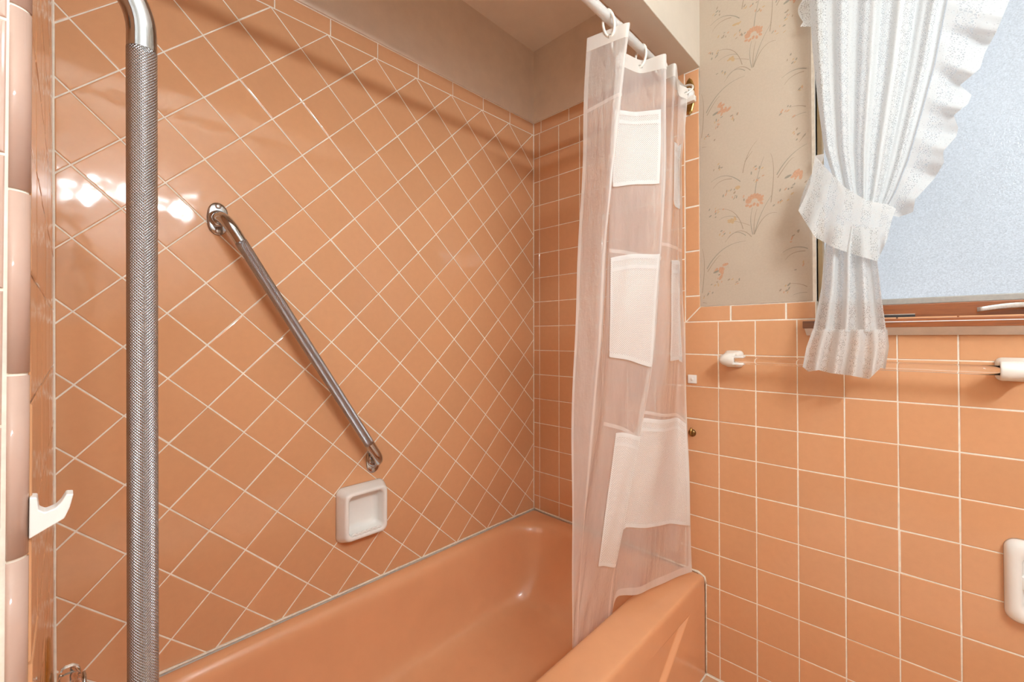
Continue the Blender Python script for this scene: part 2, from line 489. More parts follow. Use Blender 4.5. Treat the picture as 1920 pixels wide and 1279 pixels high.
for i in range(0, 22):
    for j in range(-1, 26):
        if (i + j) % 2 == 0: continue
        c = G(i, j)
        q = [G(i + 1, j), G(i, j + 1), G(i - 1, j), G(i, j - 1)]
        q = [(c[0] + (p[0] - c[0]) * (1 - 2 * gap / S), c[1] + (p[1] - c[1]) * (1 - 2 * gap / S)) for p in q]
        p2 = clip(q, planes)
        if p2 and abs(abs(area(p2)) - abs(area(q))) < 1e-7: p2 = q
        if len(p2) < 3 or abs(area(p2)) < 1.2e-4 or minwidth(p2) < .006: continue
        full = abs(abs(area(p2)) - abs(area(q))) < 1e-7
        put_tile('tile', p2, FB, wall_back, key='diamond' if full else None)
# border course above the diamonds
BW = .0525
def bpt(x, off):
    z0 = (top_c - top_n[0] * x) / top_n[1]
    return (x, z0 + off)
joints = [-.0005, -.155, -.311, -.468, -.623, -.780, -.936, -1.092, -1.249, -1.405, -1.511]
for a, b2 in zip(joints[1:], joints[:-1]):
    put_tile('border_tile', [bpt(a + gap, gap), bpt(b2 - gap, gap), bpt(b2 - gap, BW - .001), bpt(a + gap, BW - .001)], FB, wall_back, tilt=.002)
# painted plaster above
pz = lambda x: bpt(x, BW + .0012)[1]
obj('painted_plaster', [(-1.62, -.005, pz(-1.62)), (0, -.005, pz(0)), (0, -.005, CEIL), (-1.62, -.005, CEIL), (-1.62, .01, pz(-1.62)), (0, .01, pz(0)), (0, .01, CEIL), (-1.62, .01, CEIL)],
    [(0, 1, 2, 3), (0, 4, 5, 1), (1, 5, 6, 2), (2, 6, 7, 3), (3, 7, 4, 0), (7, 6, 5, 4)], PAINT, wall_back)

# ---- right wall (window wall, also the end of the alcove); t runs from the corner along -y
WIN_T0, WIN_T1, SILL_Z, WIN_Z1 = 1.069, 1.95, 1.150, 2.15
wall_right = boxes('wall_right', [(.0009, .14, -WIN_T0, .12, -.002, CEIL), (.0009, .14, -WIN_T1, -WIN_T0, -.002, SILL_Z), (.0009, .14, -WIN_T1, -WIN_T0, WIN_Z1, CEIL), (.0009, .14, ROOM_Y0 - .1, -WIN_T1, -.002, CEIL)], GROUT)
tag(wall_right, 'window wall with square salmon tiles and floral wallpaper above', None, None, 'structure')
FR = (Vector((0, 0, 0)), Vector((0, -1, 0)), Vector((0, 0, 1)), Vector((-1, 0, 0)))
Z0, T0, DT = 1.0617, .0348, .1097
zrow = lambda r: Z0 - r * S
tcol = lambda c: T0 + c * DT
FIELD_T = .6945; BN_T = .7455
for r in range(-9, 10):
    z1, z0 = zrow(r), zrow(r + 1)
    for c in range(-1, 18):
        t0, t1 = (0.001, T0) if c == -1 else (tcol(c), tcol(c + 1))
        if r < -1 and c > 5: continue
        if r < -1 and c == 5: t1 = FIELD_T
        lo = z0
        if t1 < .70: lo = max(z0, .345 + .0)
        if z1 - lo < .012: continue
        q = rect(t0, t1, max(lo, .003), z1)
        if t1 < .70 and lo != z0:                    # bottom course follows the tub rim
            q = clip(rect(t0, t1, z0, z1), [(-.018, -1, -.341 - .005)])
            if len(q) < 3: continue
        full = (c >= 0 and lo == z0 and z0 > .003 and not (r < -1 and c == 5))
        put_tile('tile', q, FR, wall_right, key='square' if full else None)
# border over the alcove end
ZB = zrow(-9)
bj = [.001, .044, .199, .355, .511, .664]
for a, b2 in zip(bj[:-1], bj[1:]):
    put_tile('border_tile', rect(a, b2, ZB, ZB + .0545), FR, wall_right, tilt=.002)
# bullnose column between the field and the wallpaper, and the bullnose course over the wainscot
bz = [1.260, 1.414, 1.567, 1.729, 1.886, 2.036]
ZW, ZWT = zrow(-1), zrow(-1) + .0515
first = [(FIELD_T + .001, ZW + .001), (BN_T, ZWT), (BN_T, bz[0] - .001), (FIELD_T + .001, bz[0] - .001)]
put_tile('bullnose_tile', first, FR, wall_right, edge=.004, tilt=.002)
for a, b2 in zip(bz[:-1], bz[1:]):
    put_tile('bullnose_tile', rect(FIELD_T, BN_T, a, b2), FR, wall_right, edge=.004, tilt=.002)
wj = [.841, .995, 1.149, 1.303, 1.457, 1.611, 1.765, 1.919, 2.02]
put_tile('bullnose_tile', [(FIELD_T + .003, ZW + .001), (wj[0] - .001, ZW + .001), (wj[0] - .001, ZWT), (BN_T + .0015, ZWT)], FR, wall_right, edge=.004, tilt=.002)
put_tile('bullnose_tile', rect(wj[0], wj[1], ZW, ZWT), FR, wall_right, edge=.004, tilt=.002)
put_tile('bullnose_tile', rect(wj[1], WIN_T0, ZW, ZWT), FR, wall_right, edge=.004, tilt=.002)
box('painted_plaster', -.0050, .01, -.668, 0, ZB + .0557, CEIL, PAINT, wall_right)
# wallpaper with a rounded return into the window reveal
def wallpaper_prof():
    r = .016; pts = [(-.0015, BN_T + .0015)]
    for i in range(9):
        a = math.pi / 2 * i / 8
        pts.append((-.0015 + r - r * math.cos(a), WIN_T0 - r + r * math.sin(a)))
    pts.append((.040, WIN_T0))
    return pts
rings = [[Vector((x, -tt, z)) for x, tt in wallpaper_prof()] for z in (ZWT + .001, CEIL)]
wp = loft('wallpaper', rings, WALLPAPER, wall_right, close=False)
wp['label'] = 'beige wallpaper with small orange flower sprays'
box('wallpaper_panel', -.0015, .003, ROOM_Y0, -WIN_T1, ZWT, CEIL, WALLPAPER, wall_right)
box('wallpaper_panel', -.0015, .003, -WIN_T1, -WIN_T0 + .016, WIN_Z1, CEIL, WALLPAPER, wall_right)
# printed flower sprays: thin flat shapes on the paper
PV = {0: ([], []), 1: ([], []), 2: ([], []), 3: ([], [])}
LAYER = [0]
def on_paper(tt, z): return (-.0017 - LAYER[0] * 6e-7, -tt, z)
def stroke(pts, w0, w1, mi):
    V, Fc = PV[mi]; n = len(pts); LAYER[0] += 1
    for i, (tt, z) in enumerate(pts):
        a, b2 = pts[max(i - 1, 0)], pts[min(i + 1, n - 1)]
        dx, dz = b2[0] - a[0], b2[1] - a[1]; l = math.hypot(dx, dz) or 1
        f = i / (n - 1); wd = (w0 + (w1 - w0) * f) * .5
        k0 = len(V); V += [on_paper(tt - dz / l * wd, z + dx / l * wd), on_paper(tt + dz / l * wd, z - dx / l * wd)]
        if i: Fc.append((k0 - 2, k0 - 1, k0 + 1, k0))
def blob(tt, z, a, b2, ang, mi, n=8):
    LAYER[0] += 1; V, Fc = PV[mi]; k0 = len(V); ca, sa = math.cos(ang), math.sin(ang)
    for i in range(n):
        q = 2 * math.pi * i / n; x, y = a * math.cos(q), b2 * math.sin(q)
        V.append(on_paper(tt + x * ca - y * sa, z + x * sa + y * ca))
    Fc.append(tuple(range(k0, k0 + n)))
def quad(p0, p1, p2, n=10):
    return [((1 - s) ** 2 * p0[0] + 2 * s * (1 - s) * p1[0] + s * s * p2[0], (1 - s) ** 2 * p0[1] + 2 * s * (1 - s) * p1[1] + s * s * p2[1]) for s in [i / n for i in range(n + 1)]]
def spray(t0, z0, k=1.0):
    """one bouquet; local units are metres at k = 1, base of the stems at (t0, z0)"""
    R = random.Random(int(t0 * 1000) + int(z0 * 977))
    q = lambda a, b2: (t0 + a * k, z0 + b2 * k)
    ok = lambda tt: BN_T + .004 < tt < WIN_T0 - .018
    def st(p0, p1, p2, w0=.0022, w1=.0008, mi=1):
        c = [s for s in quad(q(*p0), q(*p1), q(*p2)) if ok(s[0]) and ZWT + .01 < s[1] < CEIL - .02]
        if len(c) > 2: stroke(c, w0 * k, w1 * k, mi)
    def bl(a, b2, ra, rb, ang, mi):
        c = q(a, b2)
        if ok(c[0] - ra) and ok(c[0] + ra) and ZWT + .01 < c[1] < CEIL - .02: blob(c[0], c[1], ra * k, rb * k, ang, mi)
    st((0, 0), (-.012, .05), (.0, .085), mi=2); st((.003, 0), (.002, .05), (.012, .078), mi=1)
    st((.004, .0), (.02, .07), (.055, .115), mi=2); st((.004, 0), (.03, .07), (.066, .055), mi=1)
    st((-.004, -.006), (-.04, .045), (-.082, -.012), mi=1); st((-.02, .0), (-.05, .03), (-.074, .0), mi=2)
    st((-.028, .022), (-.045, .10), (-.105, .10), mi=1); st((-.040, .06), (-.07, .08), (-.10, .065), mi=2, w0=.0014)
    st((-.008, .03), (-.05, .055), (-.06, .05), mi=1, w0=.0014)
    st((.006, .12), (.01, .18), (.032, .235), mi=2); st((.050, .09), (.065, .20), (.050, .24), mi=1)
    st((.066, .17), (.11, .25), (.185, .245), mi=2, w0=.0028); st((.068, .16), (.1, .21), (.11, .21), mi=1)
    st((-.035, .175), (-.08, .225), (-.125, .195), mi=2, w0=.0026); st((-.06, .19), (-.1, .20), (-.118, .172), mi=1)
    st((-.028, .20), (-.02, .26), (.012, .29), mi=1); st((-.022, .235), (-.01, .25), (.0, .262), mi=1)
    for i in range(9):                                # large open flower
        a = math.pi * (i / 8.0); bl(.005 + .017 * math.cos(a), .104 + .016 * math.sin(a), .0085, .0052, a, 0)
    for i in range(5): bl(-.016 + .010 * i, .094 - .004 * (i % 2), .006, .004, .6 * i, 0)
    bl(-.015, .110, .006, .004, .3, 0); bl(.026, .112, .007, .004, .9, 0)
    for i in range(6): bl(-.062 + R.gauss(0, .006), .055 + R.gauss(0, .004), .008, .0035, R.uniform(0, 3), 3)
    for i in range(5): bl(-.044 + R.gauss(0, .005), .157 + R.gauss(0, .003), .007, .003, R.uniform(0, .8), 3)
    for i in range(7): bl(.115 + R.gauss(0, .009), .165 + R.gauss(0, .009), .010, .0045, R.uniform(.2, 1.6), 0)
    bl(.095, .157, .010, .0035, .35, 2); bl(.115, .15, .008, .003, 1.2, 0)
    for (cx, cz, n) in ((-.075, .145, 7), (-.04, .13, 9), (.10, .12, 8), (.075, .085, 6), (-.085, .02, 6), (.155, .125, 7), (.0, .20, 7), (.018, .17, 6), (-.10, .235, 6), (-.115, .09, 9)):
        for i in range(n):
            bl(cx + R.gauss(0, .011), cz + R.gauss(0, .008), R.uniform(.003, .0055), R.uniform(.0012, .0022), R.uniform(.2, 1.5), R.choice((1, 2, 2, 3, 0)))
sp = at(1412, 440, 0, 0); sp2 = at(1409, 128, 0, 0)
period = sp2.z - sp.z
for kx, off in ((0, 0), (1, .5), (-1, .5)):
    for n_ in range(-2, 4):
        spray(-sp.y + kx * .205, sp.z + (n_ + off) * period)
fv, ff, fm = [], [], []
for mi, (V, Fc) in PV.items():
    k0 = len(fv); fv += V
    for f in Fc: ff.append(tuple(i + k0 for i in f)); fm.append(mi)
me = mesh('flower_print', fv, ff)
for q in (PRINT_ORANGE, PRINT_TAN, PRINT_GREEN, PRINT_OCHRE): me.materials.append(q)
me.polygons.foreach_set('material_index', fm)
pr = link('flower_print', me, None, wp); tag(pr, 'faded orange flowers and tan stems printed on the wallpaper', kind='stuff')

# ---- header over the tub front
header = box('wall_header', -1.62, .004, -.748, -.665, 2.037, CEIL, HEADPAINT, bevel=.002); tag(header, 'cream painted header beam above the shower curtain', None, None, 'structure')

# ---- left end of the alcove (plumbing end) and the short return wall beside it
wall_left = obj('wall_left', [(-1.4965, 0, 0), (-1.5035, STUB_Y + .012, 0), (-1.524, STUB_Y + .0016, 0), (ROOM_X0, STUB_Y + .0016, 0), (ROOM_X0, .1, 0), (-1.4965, .1, 0),
    (-1.5205, 0, CEIL), (-1.5255, STUB_Y + .012, CEIL), (-1.527, STUB_Y + .0016, CEIL), (ROOM_X0, STUB_Y + .0016, CEIL), (ROOM_X0, .1, CEIL), (-1.5205, .1, CEIL)],
    [(0, 1, 7, 6), (1, 2, 8, 7), (2, 3, 9, 8), (3, 4, 10, 9), (4, 5, 11, 10), (5, 0, 6, 11), (6, 7, 8, 9, 10, 11), (5, 4, 3, 2, 1, 0)], GROUT)
tag(wall_left, 'salmon tiled plumbing end wall at the left of the bathtub', None, None, 'structure')
# frame of the end wall: leaning with the measured corner line
p00 = Vector((left_x(.35), 0, .35)); pz1 = Vector((left_x(2.1), 0, 2.1)); py1 = Vector((-1.5105, STUB_Y, .35 + .75))
Vv = (pz1 - p00).normalized()
py_at = p00 + Vv * .75
Uu = (py1 - py_at); Uu = (Uu - Vv * Uu.dot(Vv)).normalized()
FL = (p00 - Vv * .35, Uu, Vv, Uu.cross(Vv) if Uu.cross(Vv).x > 0 else Vv.cross(Uu))
if Uu.cross(Vv).dot(FL[3]) < 0: FL = (FL[0], FL[1], FL[2], FL[3])
NL = FL[3]
def put_left(q):
    # the end wall's frame is left-handed in (u, v, n); mirror u so that faces look into the alcove
    O_, U, Vx, N = FL
    if U.cross(Vx).dot(N) > 0: return put_tile('tile', q, FL, wall_left, tilt=.002)
    q2 = [(-a, b2) for a, b2 in q][::-1]
    return put_tile('tile', q2, (O_, -U, Vx, N), wall_left, tilt=.002)
EDGE_T = .754
for r in range(-9, 7):
    z1, z0 = zrow(r), zrow(r + 1)
    for c in range(0, 7):
        t0, t1 = .003 + c * S, min(.003 + (c + 1) * S, EDGE_T)
        zz0 = max(z0, .345)
        if z1 - zz0 > .01 and t1 - t0 > .01: put_left(rect(t0, t1, zz0, z1))
put_left(rect(.003, EDGE_T, ZB, ZB + .05))
# quarter-round trim on the outside corner, in lengths
qz = [at(30, y, 1, STUB_Y).z for y in (1052, 700, 355)]
step = (qz[2] - qz[0]) / 2; zz = [qz[0] + step * i for i in range(-6, 8)]
for a, b2 in zip(zz[:-1], zz[1:]):
    if a < 0 or b2 > CEIL: continue
    R_ = .0115; cxq, cyq = -1.5225, STUB_Y + R_
    prof = []
    for z in (a + .0012, b2 - .0012):
        lean = -.0035 * (z - 1.1)
        ring = [Vector((cxq + lean + R_ * math.sin(q), cyq - R_ * math.cos(q), z)) for q in [math.pi / 2 * i / 8 for i in range(9)]]
        ring += [Vector((cxq + lean - .004, cyq, z))]
        prof.append(ring)
    loft('quarter_round', prof, TILE_PINK, wall_left, cap0=True, cap1=True)
rings = []
for z in (.01, 2.1):
    lean = -.0035 * (z - 1.1)
    rings.append([Vector((-1.5225 + lean + .0104 * math.sin(q), STUB_Y + .0115 - .0104 * math.cos(q), z)) for q in [math.pi / 2 * i / 8 for i in range(9)]] + [Vector((-1.5265 + lean, STUB_Y + .0115, z))])
loft('corner_grout', rings, GROUT, wall_left, cap0=True, cap1=True)
FS = (Vector((-1.5235, STUB_Y, 0)), Vector((1, 0, 0)), Vector((0, 0, 1)), Vector((0, -1, 0)))
sz = [at(4, y, 1, STUB_Y).z for y in (1057, 805, 549, 345)]
z_a = sz[0]
for r in range(-9, 9):
    for c in range(0, 4):
        z0 = z_a + r * S
        if z0 < 0 or z0 + S > 2.0: continue
        put_tile('tile', rect(-(c + 1) * S, -c * S - .001, z0, z0 + S), FS, wall_left, material=TILE_PINK, key='square_pink')
# ---- the rest of the room, behind the camera
wall_front = box('wall_front', ROOM_X0 - .1, .1, ROOM_Y0 - .1, ROOM_Y0, -.002, CEIL, ROOMWALL); tag(wall_front, 'cream painted wall behind the viewer', None, None, 'structure')
wall_side = box('wall_side', ROOM_X0 - .1, ROOM_X0, ROOM_Y0, STUB_Y, -.002, CEIL, ROOMWALL); tag(wall_side, 'cream painted side wall', None, None, 'structure')
for nm, bx_ in (('wainscot', (ROOM_X0, .0, ROOM_Y0, ROOM_Y0 + .010, 0, ZWT)),): box(nm, *bx_, TILE, wall_front)
box('wainscot', ROOM_X0, ROOM_X0 + .010, ROOM_Y0, STUB_Y, 0, ZWT, TILE, wall_side)
# floor tiles in front of the tub
FF = (Vector((0, 0, 0)), Vector((1, 0, 0)), Vector((0, 1, 0)), Vector((0, 0, 1)))
for i in range(0, 8):
    for j in range(0, 8):
        x1, y1 = -.003 - i * S, -.760 - j * S
        put_tile('floor_tile', rect(x1 - S, x1, y1 - S, y1), FF, floor, material=FLOOR_TILE, key='floor_square', tilt=.001)

# ==================================================================== WINDOW (structure)
win = empty('window_1', (.05, -(WIN_T0 + WIN_T1) / 2, SILL_Z)); tag(win, 'frosted window with red-brown wooden sash above the tiles', None, None, 'structure')
def wbox(name, x0, x1, t0, t1, z0, z1, m_, bevel=0.0, seg=2):
    return keep(box(name, x0, x1, -t1, -t0, z0, z1, m_, None, bevel, seg), win)
GZ = 1.2215
wbox('glass_pane', .062, .068, WIN_T0 + .002, WIN_T1, GZ, WIN_Z1, FROST)
wbox('glazing_strip', .046, .062, WIN_T0 + .002, WIN_T1, 1.205, GZ, ALU, .002)
rail = wbox('bottom_rail', .030, .075, WIN_T0 + .002, WIN_T1, 1.166, 1.205, WOOD, .003)
wbox('jamb', .030, .10, WIN_T0 + .001, WIN_T0 + .012, 1.166, WIN_Z1, JAMB)
wbox('jamb', .030, .10, WIN_T1 - .012, WIN_T1, 1.166, WIN_Z1, JAMB)
wbox('head_rail', .030, .10, WIN_T0 + .002, WIN_T1, WIN_Z1 - .04, WIN_Z1, WOOD)
# stool: wooden front edge with a pale slanted moulding below
sill_l = 1.043
st_o = wbox('sill', -.040, .09, WIN_T0 + .001, WIN_T1 - .001, 1.1505, 1.1655, WOOD, .002)
wbox('sill_horn', -.040, -.0026, sill_l, WIN_T0 + .001, 1.1435, 1.1645, WOOD_SHADED, .002)
wbox('sill_edge', -.0415, -.036, WIN_T0 + .001, 2.0, 1.1435, 1.1565, WOOD, .001)
wbox('sill_glare_strip', -.0425, -.038, WIN_T0 + .10, 2.0, 1.1565, 1.1585, PLASTIC)  # added white strip: glare along the top of the sill front, as colour
pf = [(-.038, 1.1437), (-.002, 1.1437), (-.002, 1.1245), (-.006, 1.1240)]
keep(loft('sill_moulding', [[Vector((x, -tt, z)) for x, z in pf] for tt in (sill_l + .004, 2.0)], SILL_BEIGE, None, cap0=True, cap1=True, smooth=False), win)
# dark catch slot and the silver lever on the rail
a, b2 = at(1662, 592, 0, .029), at(1716, 590, 0, .029)
c_ = wbox('catch_plate', .024, .031, -a.y - .03, -b2.y, 1.1705, 1.1780, BLACKISH, .0015)
wbox('catch_rim', .022, .026, -a.y - .03, -b2.y, 1.1772, 1.1792, STEEL)
lev0, lev1 = at(1832, 580, 0, 0.0), at(1985, 578, 0, 0.0)
pts = []
for i in range(13):
    f = i / 12; tt = -lev0.y + (-lev1.y + lev0.y) * f
    pts.append(Vector((.000 + .006 * math.sin(math.pi * f), -tt, lev0.z - .001 + .008 * math.sin(math.pi * f * .9))))
rings = []
for i, p in enumerate(pts):
    f = i / 12; hh = .0062 - .002 * abs(f - .5)
    rings.append([p + Vector((x * .0035, 0, z * hh)) for x, z in rrect(0, 0, 1, 1, .4, 3)])
keep(loft('lever', rings, STEEL, None, cap0=True, cap1=True), win)
mid = pts[9]
keep(lathe('lever_hub', [(0, .011), (.022, .011), (.026, .008), (.030, .003)], (.032, mid.y, mid.z + .004), (-1, 0, 0), BLACKISH), win)

# ==================================================================== BATHTUB
tub = empty('bathtub', (-.75, -.38, 0)); tag(tub, 'salmon pink enamelled bathtub with recessed panel in its apron', 'bathtub')
def ring_pts(x0, x1, y0, y1, r, z, n=10):
    if not hasattr(r, '__len__'): r = (r,) * 4
    pts = []
    for (sx, sy, a0, rr) in ((1, 1, 0, r[0]), (-1, 1, 90, r[1]), (-1, -1, 180, r[2]), (1, -1, 270, r[3])):
        bx = x1 - rr if sx > 0 else x0 + rr; by = y1 - rr if sy > 0 else y0 + rr
        for i in range(n + 1):
            a = math.radians(a0 + 90 * i / n)
            x, y = bx + rr * math.cos(a), by + rr * math.sin(a)
            pts.append(Vector((x, y, z + .0075 * x + .018 * y if z > .1 else z)))
    return pts
TX0, TX1, TY0, TY1 = -1.494, -.002, -.757, -.003
rings = [ring_pts(TX0, TX1, TY0, TY1, .004, .270),
         ring_pts(TX0, TX1, TY0, TY1, .004, .322),
         ring_pts(TX0 + .001, TX1 - .001, TY0 + .0015, TY1 - .001, .005, .3315),
         ring_pts(TX0 + .003, TX1 - .003, TY0 + .005, TY1 - .003, .007, .3375),
         ring_pts(TX0 + .006, TX1 - .006, TY0 + .011, TY1 - .006, .010, .3405),
         ring_pts(TX0 + .06, TX1 - .040, TY0 + .104, TY1 - .020, (.15, .12, .12, .12), .3420),
         ring_pts(TX0 + .075, TX1 - .054, TY0 + .119, TY1 - .032, (.165, .13, .13, .13), .3380),
         ring_pts(TX0 + .085, TX1 - .064, TY0 + .128, TY1 - .042, (.17, .13, .13, .13), .3270),
         ring_pts(TX0 + .093, TX1 - .072, TY0 + .134, TY1 - .050, (.17, .13, .13, .13), .3080),
         ring_pts(TX0 + .10, TX1 - .085, TY0 + .141, TY1 - .056, (.165, .13, .13, .13), .26),
         ring_pts(TX0 + .112, TX1 - .125, TY0 + .150, TY1 - .070, (.15, .12, .12, .13), .17),
         ring_pts(TX0 + .125, TX1 - .170, TY0 + .162, TY1 - .086, (.13, .12, .12, .12), .09),
         ring_pts(TX0 + .145, TX1 - .205, TY0 + .182, TY1 - .108, (.12, .11, .11, .11), .062),
         ring_pts(TX0 + .19, TX1 - .26, TY0 + .215, TY1 - .155, (.10, .09, .09, .09), .048),
         ring_pts(TX0 + .30, TX1 - .40, TY0 + .30, TY1 - .26, (.05, .05, .05, .05), .044)]
shell = keep(loft('tub_shell', rings, ENAMEL, None, cap1=True), tub)
sub = shell.modifiers.new('sub', 'SUBSURF'); sub.levels = 1; sub.render_levels = 2
# apron with its recessed, upside-down trapezoid panel
ya, yb = -.757, -.744
ap = [(-1.494, 0), (-.002, 0), (-.002, .272), (-1.494, .272)]
tz = [(-1.06, .045), (-.44, .045), (-.136, .252), (-1.36, .252)]
ti = inset(tz, .011)
V = [(x, ya, z) for x, z in ap] + [(x, ya, z) for x, z in tz] + [(x, yb, z) for x, z in ti] + [(x, ya + .03, z) for x, z in ap]
Fc = [(0, 1, 5, 4), (1, 2, 6, 5), (2, 3, 7, 6), (3, 0, 4, 7), (4, 5, 9, 8), (5, 6, 10, 9), (6, 7, 11, 10), (7, 4, 8, 11), (8, 9, 10, 11), (1, 0, 12, 13), (2, 1, 13, 14), (3, 2, 14, 15), (0, 3, 15, 12)]
bm = bmesh.new(); me = mesh('apron', V, Fc); bm.from_mesh(me); bpy.data.meshes.remove(me)
eg = [e for e in bm.edges if all(4 <= v.index <= 11 for v in e.verts)]
bm.verts.ensure_lookup_table()
bmesh.ops.bevel(bm, geom=eg, offset=.003, segments=3, profile=.5, affect='EDGES')
keep(from_bm('apron', bm, ENAMEL, None), tub)
# caulk along the walls
def bead(name, pts, r, m_, wob=.0009):
    p = [Vector(q) + Vector((0, 0, random.gauss(0, wob * .5))) for q in densify(pts, .02)]
    return keep(tube(name, p, [r * random.uniform(.75, 1.2) for _ in p], m_, None, 8), tub)
bead('caulk_bead', [(x, -.0015, rim_z(x, 0) + .002) for x in (-1.485, -1.0, -.5, -.004)], .0034, CAULK)
bead('caulk_bead', [(-.0015, y, rim_z(0, y) + .002) for y in (-.004, -.3, -.66)], .0034, CAULK)
bead('caulk_bead', [(-.002, -.66, rim_z(0, -.66) + .002), (-.002, -.735, rim_z(0, -.735) + .001), (-.002, -.756, .320), (-.002, -.760, .300)], .0038, CAULK)
bead('caulk_bead', [(-.0012, -.7605, .305), (-.0012, -.7605, .004)], .0022, CAULK, .0)
bead('joint_gap', [(-.0015, -.7585, .318), (-.0015, -.7585, .004)], .0012, CAULK_DARK, .0)

# ==================================================================== GRAB BARS
def flange(name, base, normal, up, parent, s=1.0):
    N, U = Vector(normal).normalized(), Vector(up).normalized(); W = U.cross(N); b0 = Vector(base)
    prof = []
    # diamond-like oval plate with two screw lugs
    def ring(off, k):
        out = []
        for i in range(40):
            q = 2 * math.pi * i / 40
            r = .0215 + .0155 * abs(math.sin(q)) ** 3
            out.append(b0 + N * off + (W * math.cos(q) + U * math.sin(q)) * r * k * s)
        return out
    pl = loft(name, [ring(0, 1), ring(.003, 1), ring(.0045, .93), ring(.005, .6)], CHROME, None, cap0=True, cap1=True); keep(pl, parent)
    co = lathe('collar', [(.003, .019 * s), (.009, .0185 * s), (.012, .015 * s), (.013, .012 * s)], b0, N, CHROME); keep(co, parent)
    for k_ in (1, -1):
        sc_ = lathe('screw', [(.003, .0062 * s), (.0062, .0058 * s), (.0078, .003 * s)], b0 + U * k_ * .028 * s, N, STEEL, None, 14); keep(sc_, parent)
def split_path(path, a, b2):
    """pieces of a path between lengths a and b2"""
    out, L = [], 0
    for p, q in zip(path[:-1], path[1:]):
        l = (q - p).length
        if L + l >= a and L <= b2: out.append(p)
        L += l
    out.append(q if L <= b2 else out[-1]); return out
gu, gl = at(408, 411, 1, 0), at(699, 862, 1, 0)
gb = empty('grab_bar', gu); tag(gb, 'slanted chrome grab bar with knurled grip on the diamond tiled wall', 'grab bar')
d = (gl - gu).normalized(); off = Vector((0, -.058, 0))
path = densify(bend([gu + Vector((0, -.002, 0)), gu + off, gl + off, gl + Vector((0, -.002, 0))], .040, 10), .01)
tot = sum((q - p).length for p, q in zip(path[:-1], path[1:]))
keep(tube('bar_end', split_path(path, 0, .125), .0143, CHROME, None, 24), gb)
keep(tube('grip', split_path(path, .118, tot - .118), .0146, KNURL, None, 28), gb)
keep(tube('bar_end', split_path(path, tot - .125, tot), .0143, CHROME, None, 24), gb)
flange('flange', gu, (0, -1, 0), (0, 0, 1), gb, 1.12); flange('flange', gl, (0, -1, 0), (0, 0, 1), gb, 1.12)

bx, by = -1.434, -.698
wx = lambda z: -1.5088 - .0100 * (z - 1.1)
zt, zb = 1.511, .60
vb = empty('grab_bar', (wx(zt), by, zt)); tag(vb, 'tall upright chrome grab bar with knurled grip in the left foreground', 'grab bar')
path = densify(bend([(wx(zt), by, zt), (bx - .003, by, zt), (bx + .005, by, zb), (wx(zb), by, zb)], .072, 12), .006)
tot = sum((q - p).length for p, q in zip(path[:-1], path[1:]))
keep(tube('bar_end', split_path(path, 0, .142), .01285, CHROME, None, 32), vb)
keep(tube('grip', split_path(path, .138, tot - .138), .0130, KNURL, None, 40), vb)
keep(tube('bar_end', split_path(path, tot - .142, tot), .01285, CHROME, None, 32), vb)
flange('flange', (wx(zt), by, zt), (1, 0, 0), (0, 0, 1), vb, 1.1); flange('flange', (wx(zb), by, zb), (1, 0, 0), (0, 0, 1), vb, 1.1)

# ==================================================================== SOAP DISH
sd = empty('soap_dish', (-.838, 0, .577)); tag(sd, 'white ceramic soap dish on the tiled wall below the slanted grab bar', 'soap dish')
cxs, czs = -.8345, .5745
def sring(hw, hh, r, y, dz=0.0, n=10): return [Vector((x, y, z + dz)) for x, z in rrect(cxs, czs, hw, hh, r, n)]
rings = [sring(.080, .083, .020, .0), sring(.080, .083, .020, -.006), sring(.077, .080, .020, -.018), sring(.071, .074, .020, -.038, .000), sring(.0685, .0715, .0195, -.0435),
         sring(.065, .068, .019, -.0455), sring(.0610, .0640, .018, -.0455), sring(.0580, .0610, .017, -.043), sring(.0560, .0590, .016, -.036), sring(.053, .055, .013, -.014), sring(.050, .050, .011, -.004), sring(.036, .036, .008, -.002)]
body = keep(loft('dish_body', rings, CERAMIC, None, cap0=True, cap1=True), sd)
lip = [Vector((cxs - .048 + .096 * i / 48, -.0385, czs - .0595 + .0042 * abs(math.sin(math.pi * 6 * i / 48)))) for i in range(49)]
keep(tube('scalloped_lip', lip, .0042, CERAMIC, None, 10), sd)

# ==================================================================== TOILET PAPER HOLDER at the right edge
tp = empty('paper_holder', (0, -1.50, .576)); tag(tp, 'white ceramic recessed toilet paper holder at the right edge', 'paper holder')
cts, cz2 = 1.497, .574
def pring(hw, hh, r, x, dz=0.0): return [Vector((x, -tt, z + dz)) for tt, z in rrect(cts, cz2, hw, hh, r, 10)]
rings = [pring(.078, .092, .022, 0), pring(.078, .092, .022, -.010), pring(.074, .088, .022, -.020), pring(.068, .082, .022, -.026), pring(.060, .074, .022, -.028), pring(.054, .068, .022, -.0265), pring(.051, .065, .021, -.020), pring(.049, .062, .018, -.006), pring(.046, .058, .014, -.0035), pring(.03, .03, .01, -.0032)]
keep(loft('holder_body', rings, CERAMIC, None, cap0=True, cap1=True), tp)
rol = keep(tube('roller', [(-.018, -cts + .036, cz2 + .003), (-.018, -cts - .036, cz2 + .003)], .0085, CHROME, None, 20), tp)
for sgn in (1, -1):
    keep(lathe('spring_end', [(0, .012), (.006, .013), (.012, .010), (.014, .005)], (-.018, -cts + sgn * .036, cz2 + .003), (0, sgn, 0), PLASTIC, None, 18), tp)
    keep(box('roller_lug', -.026, -.006, -cts + sgn * .049 - .005, -cts + sgn * .049 + .005, cz2 - .012, cz2 + .018, CERAMIC, None, .003, 3), tp)

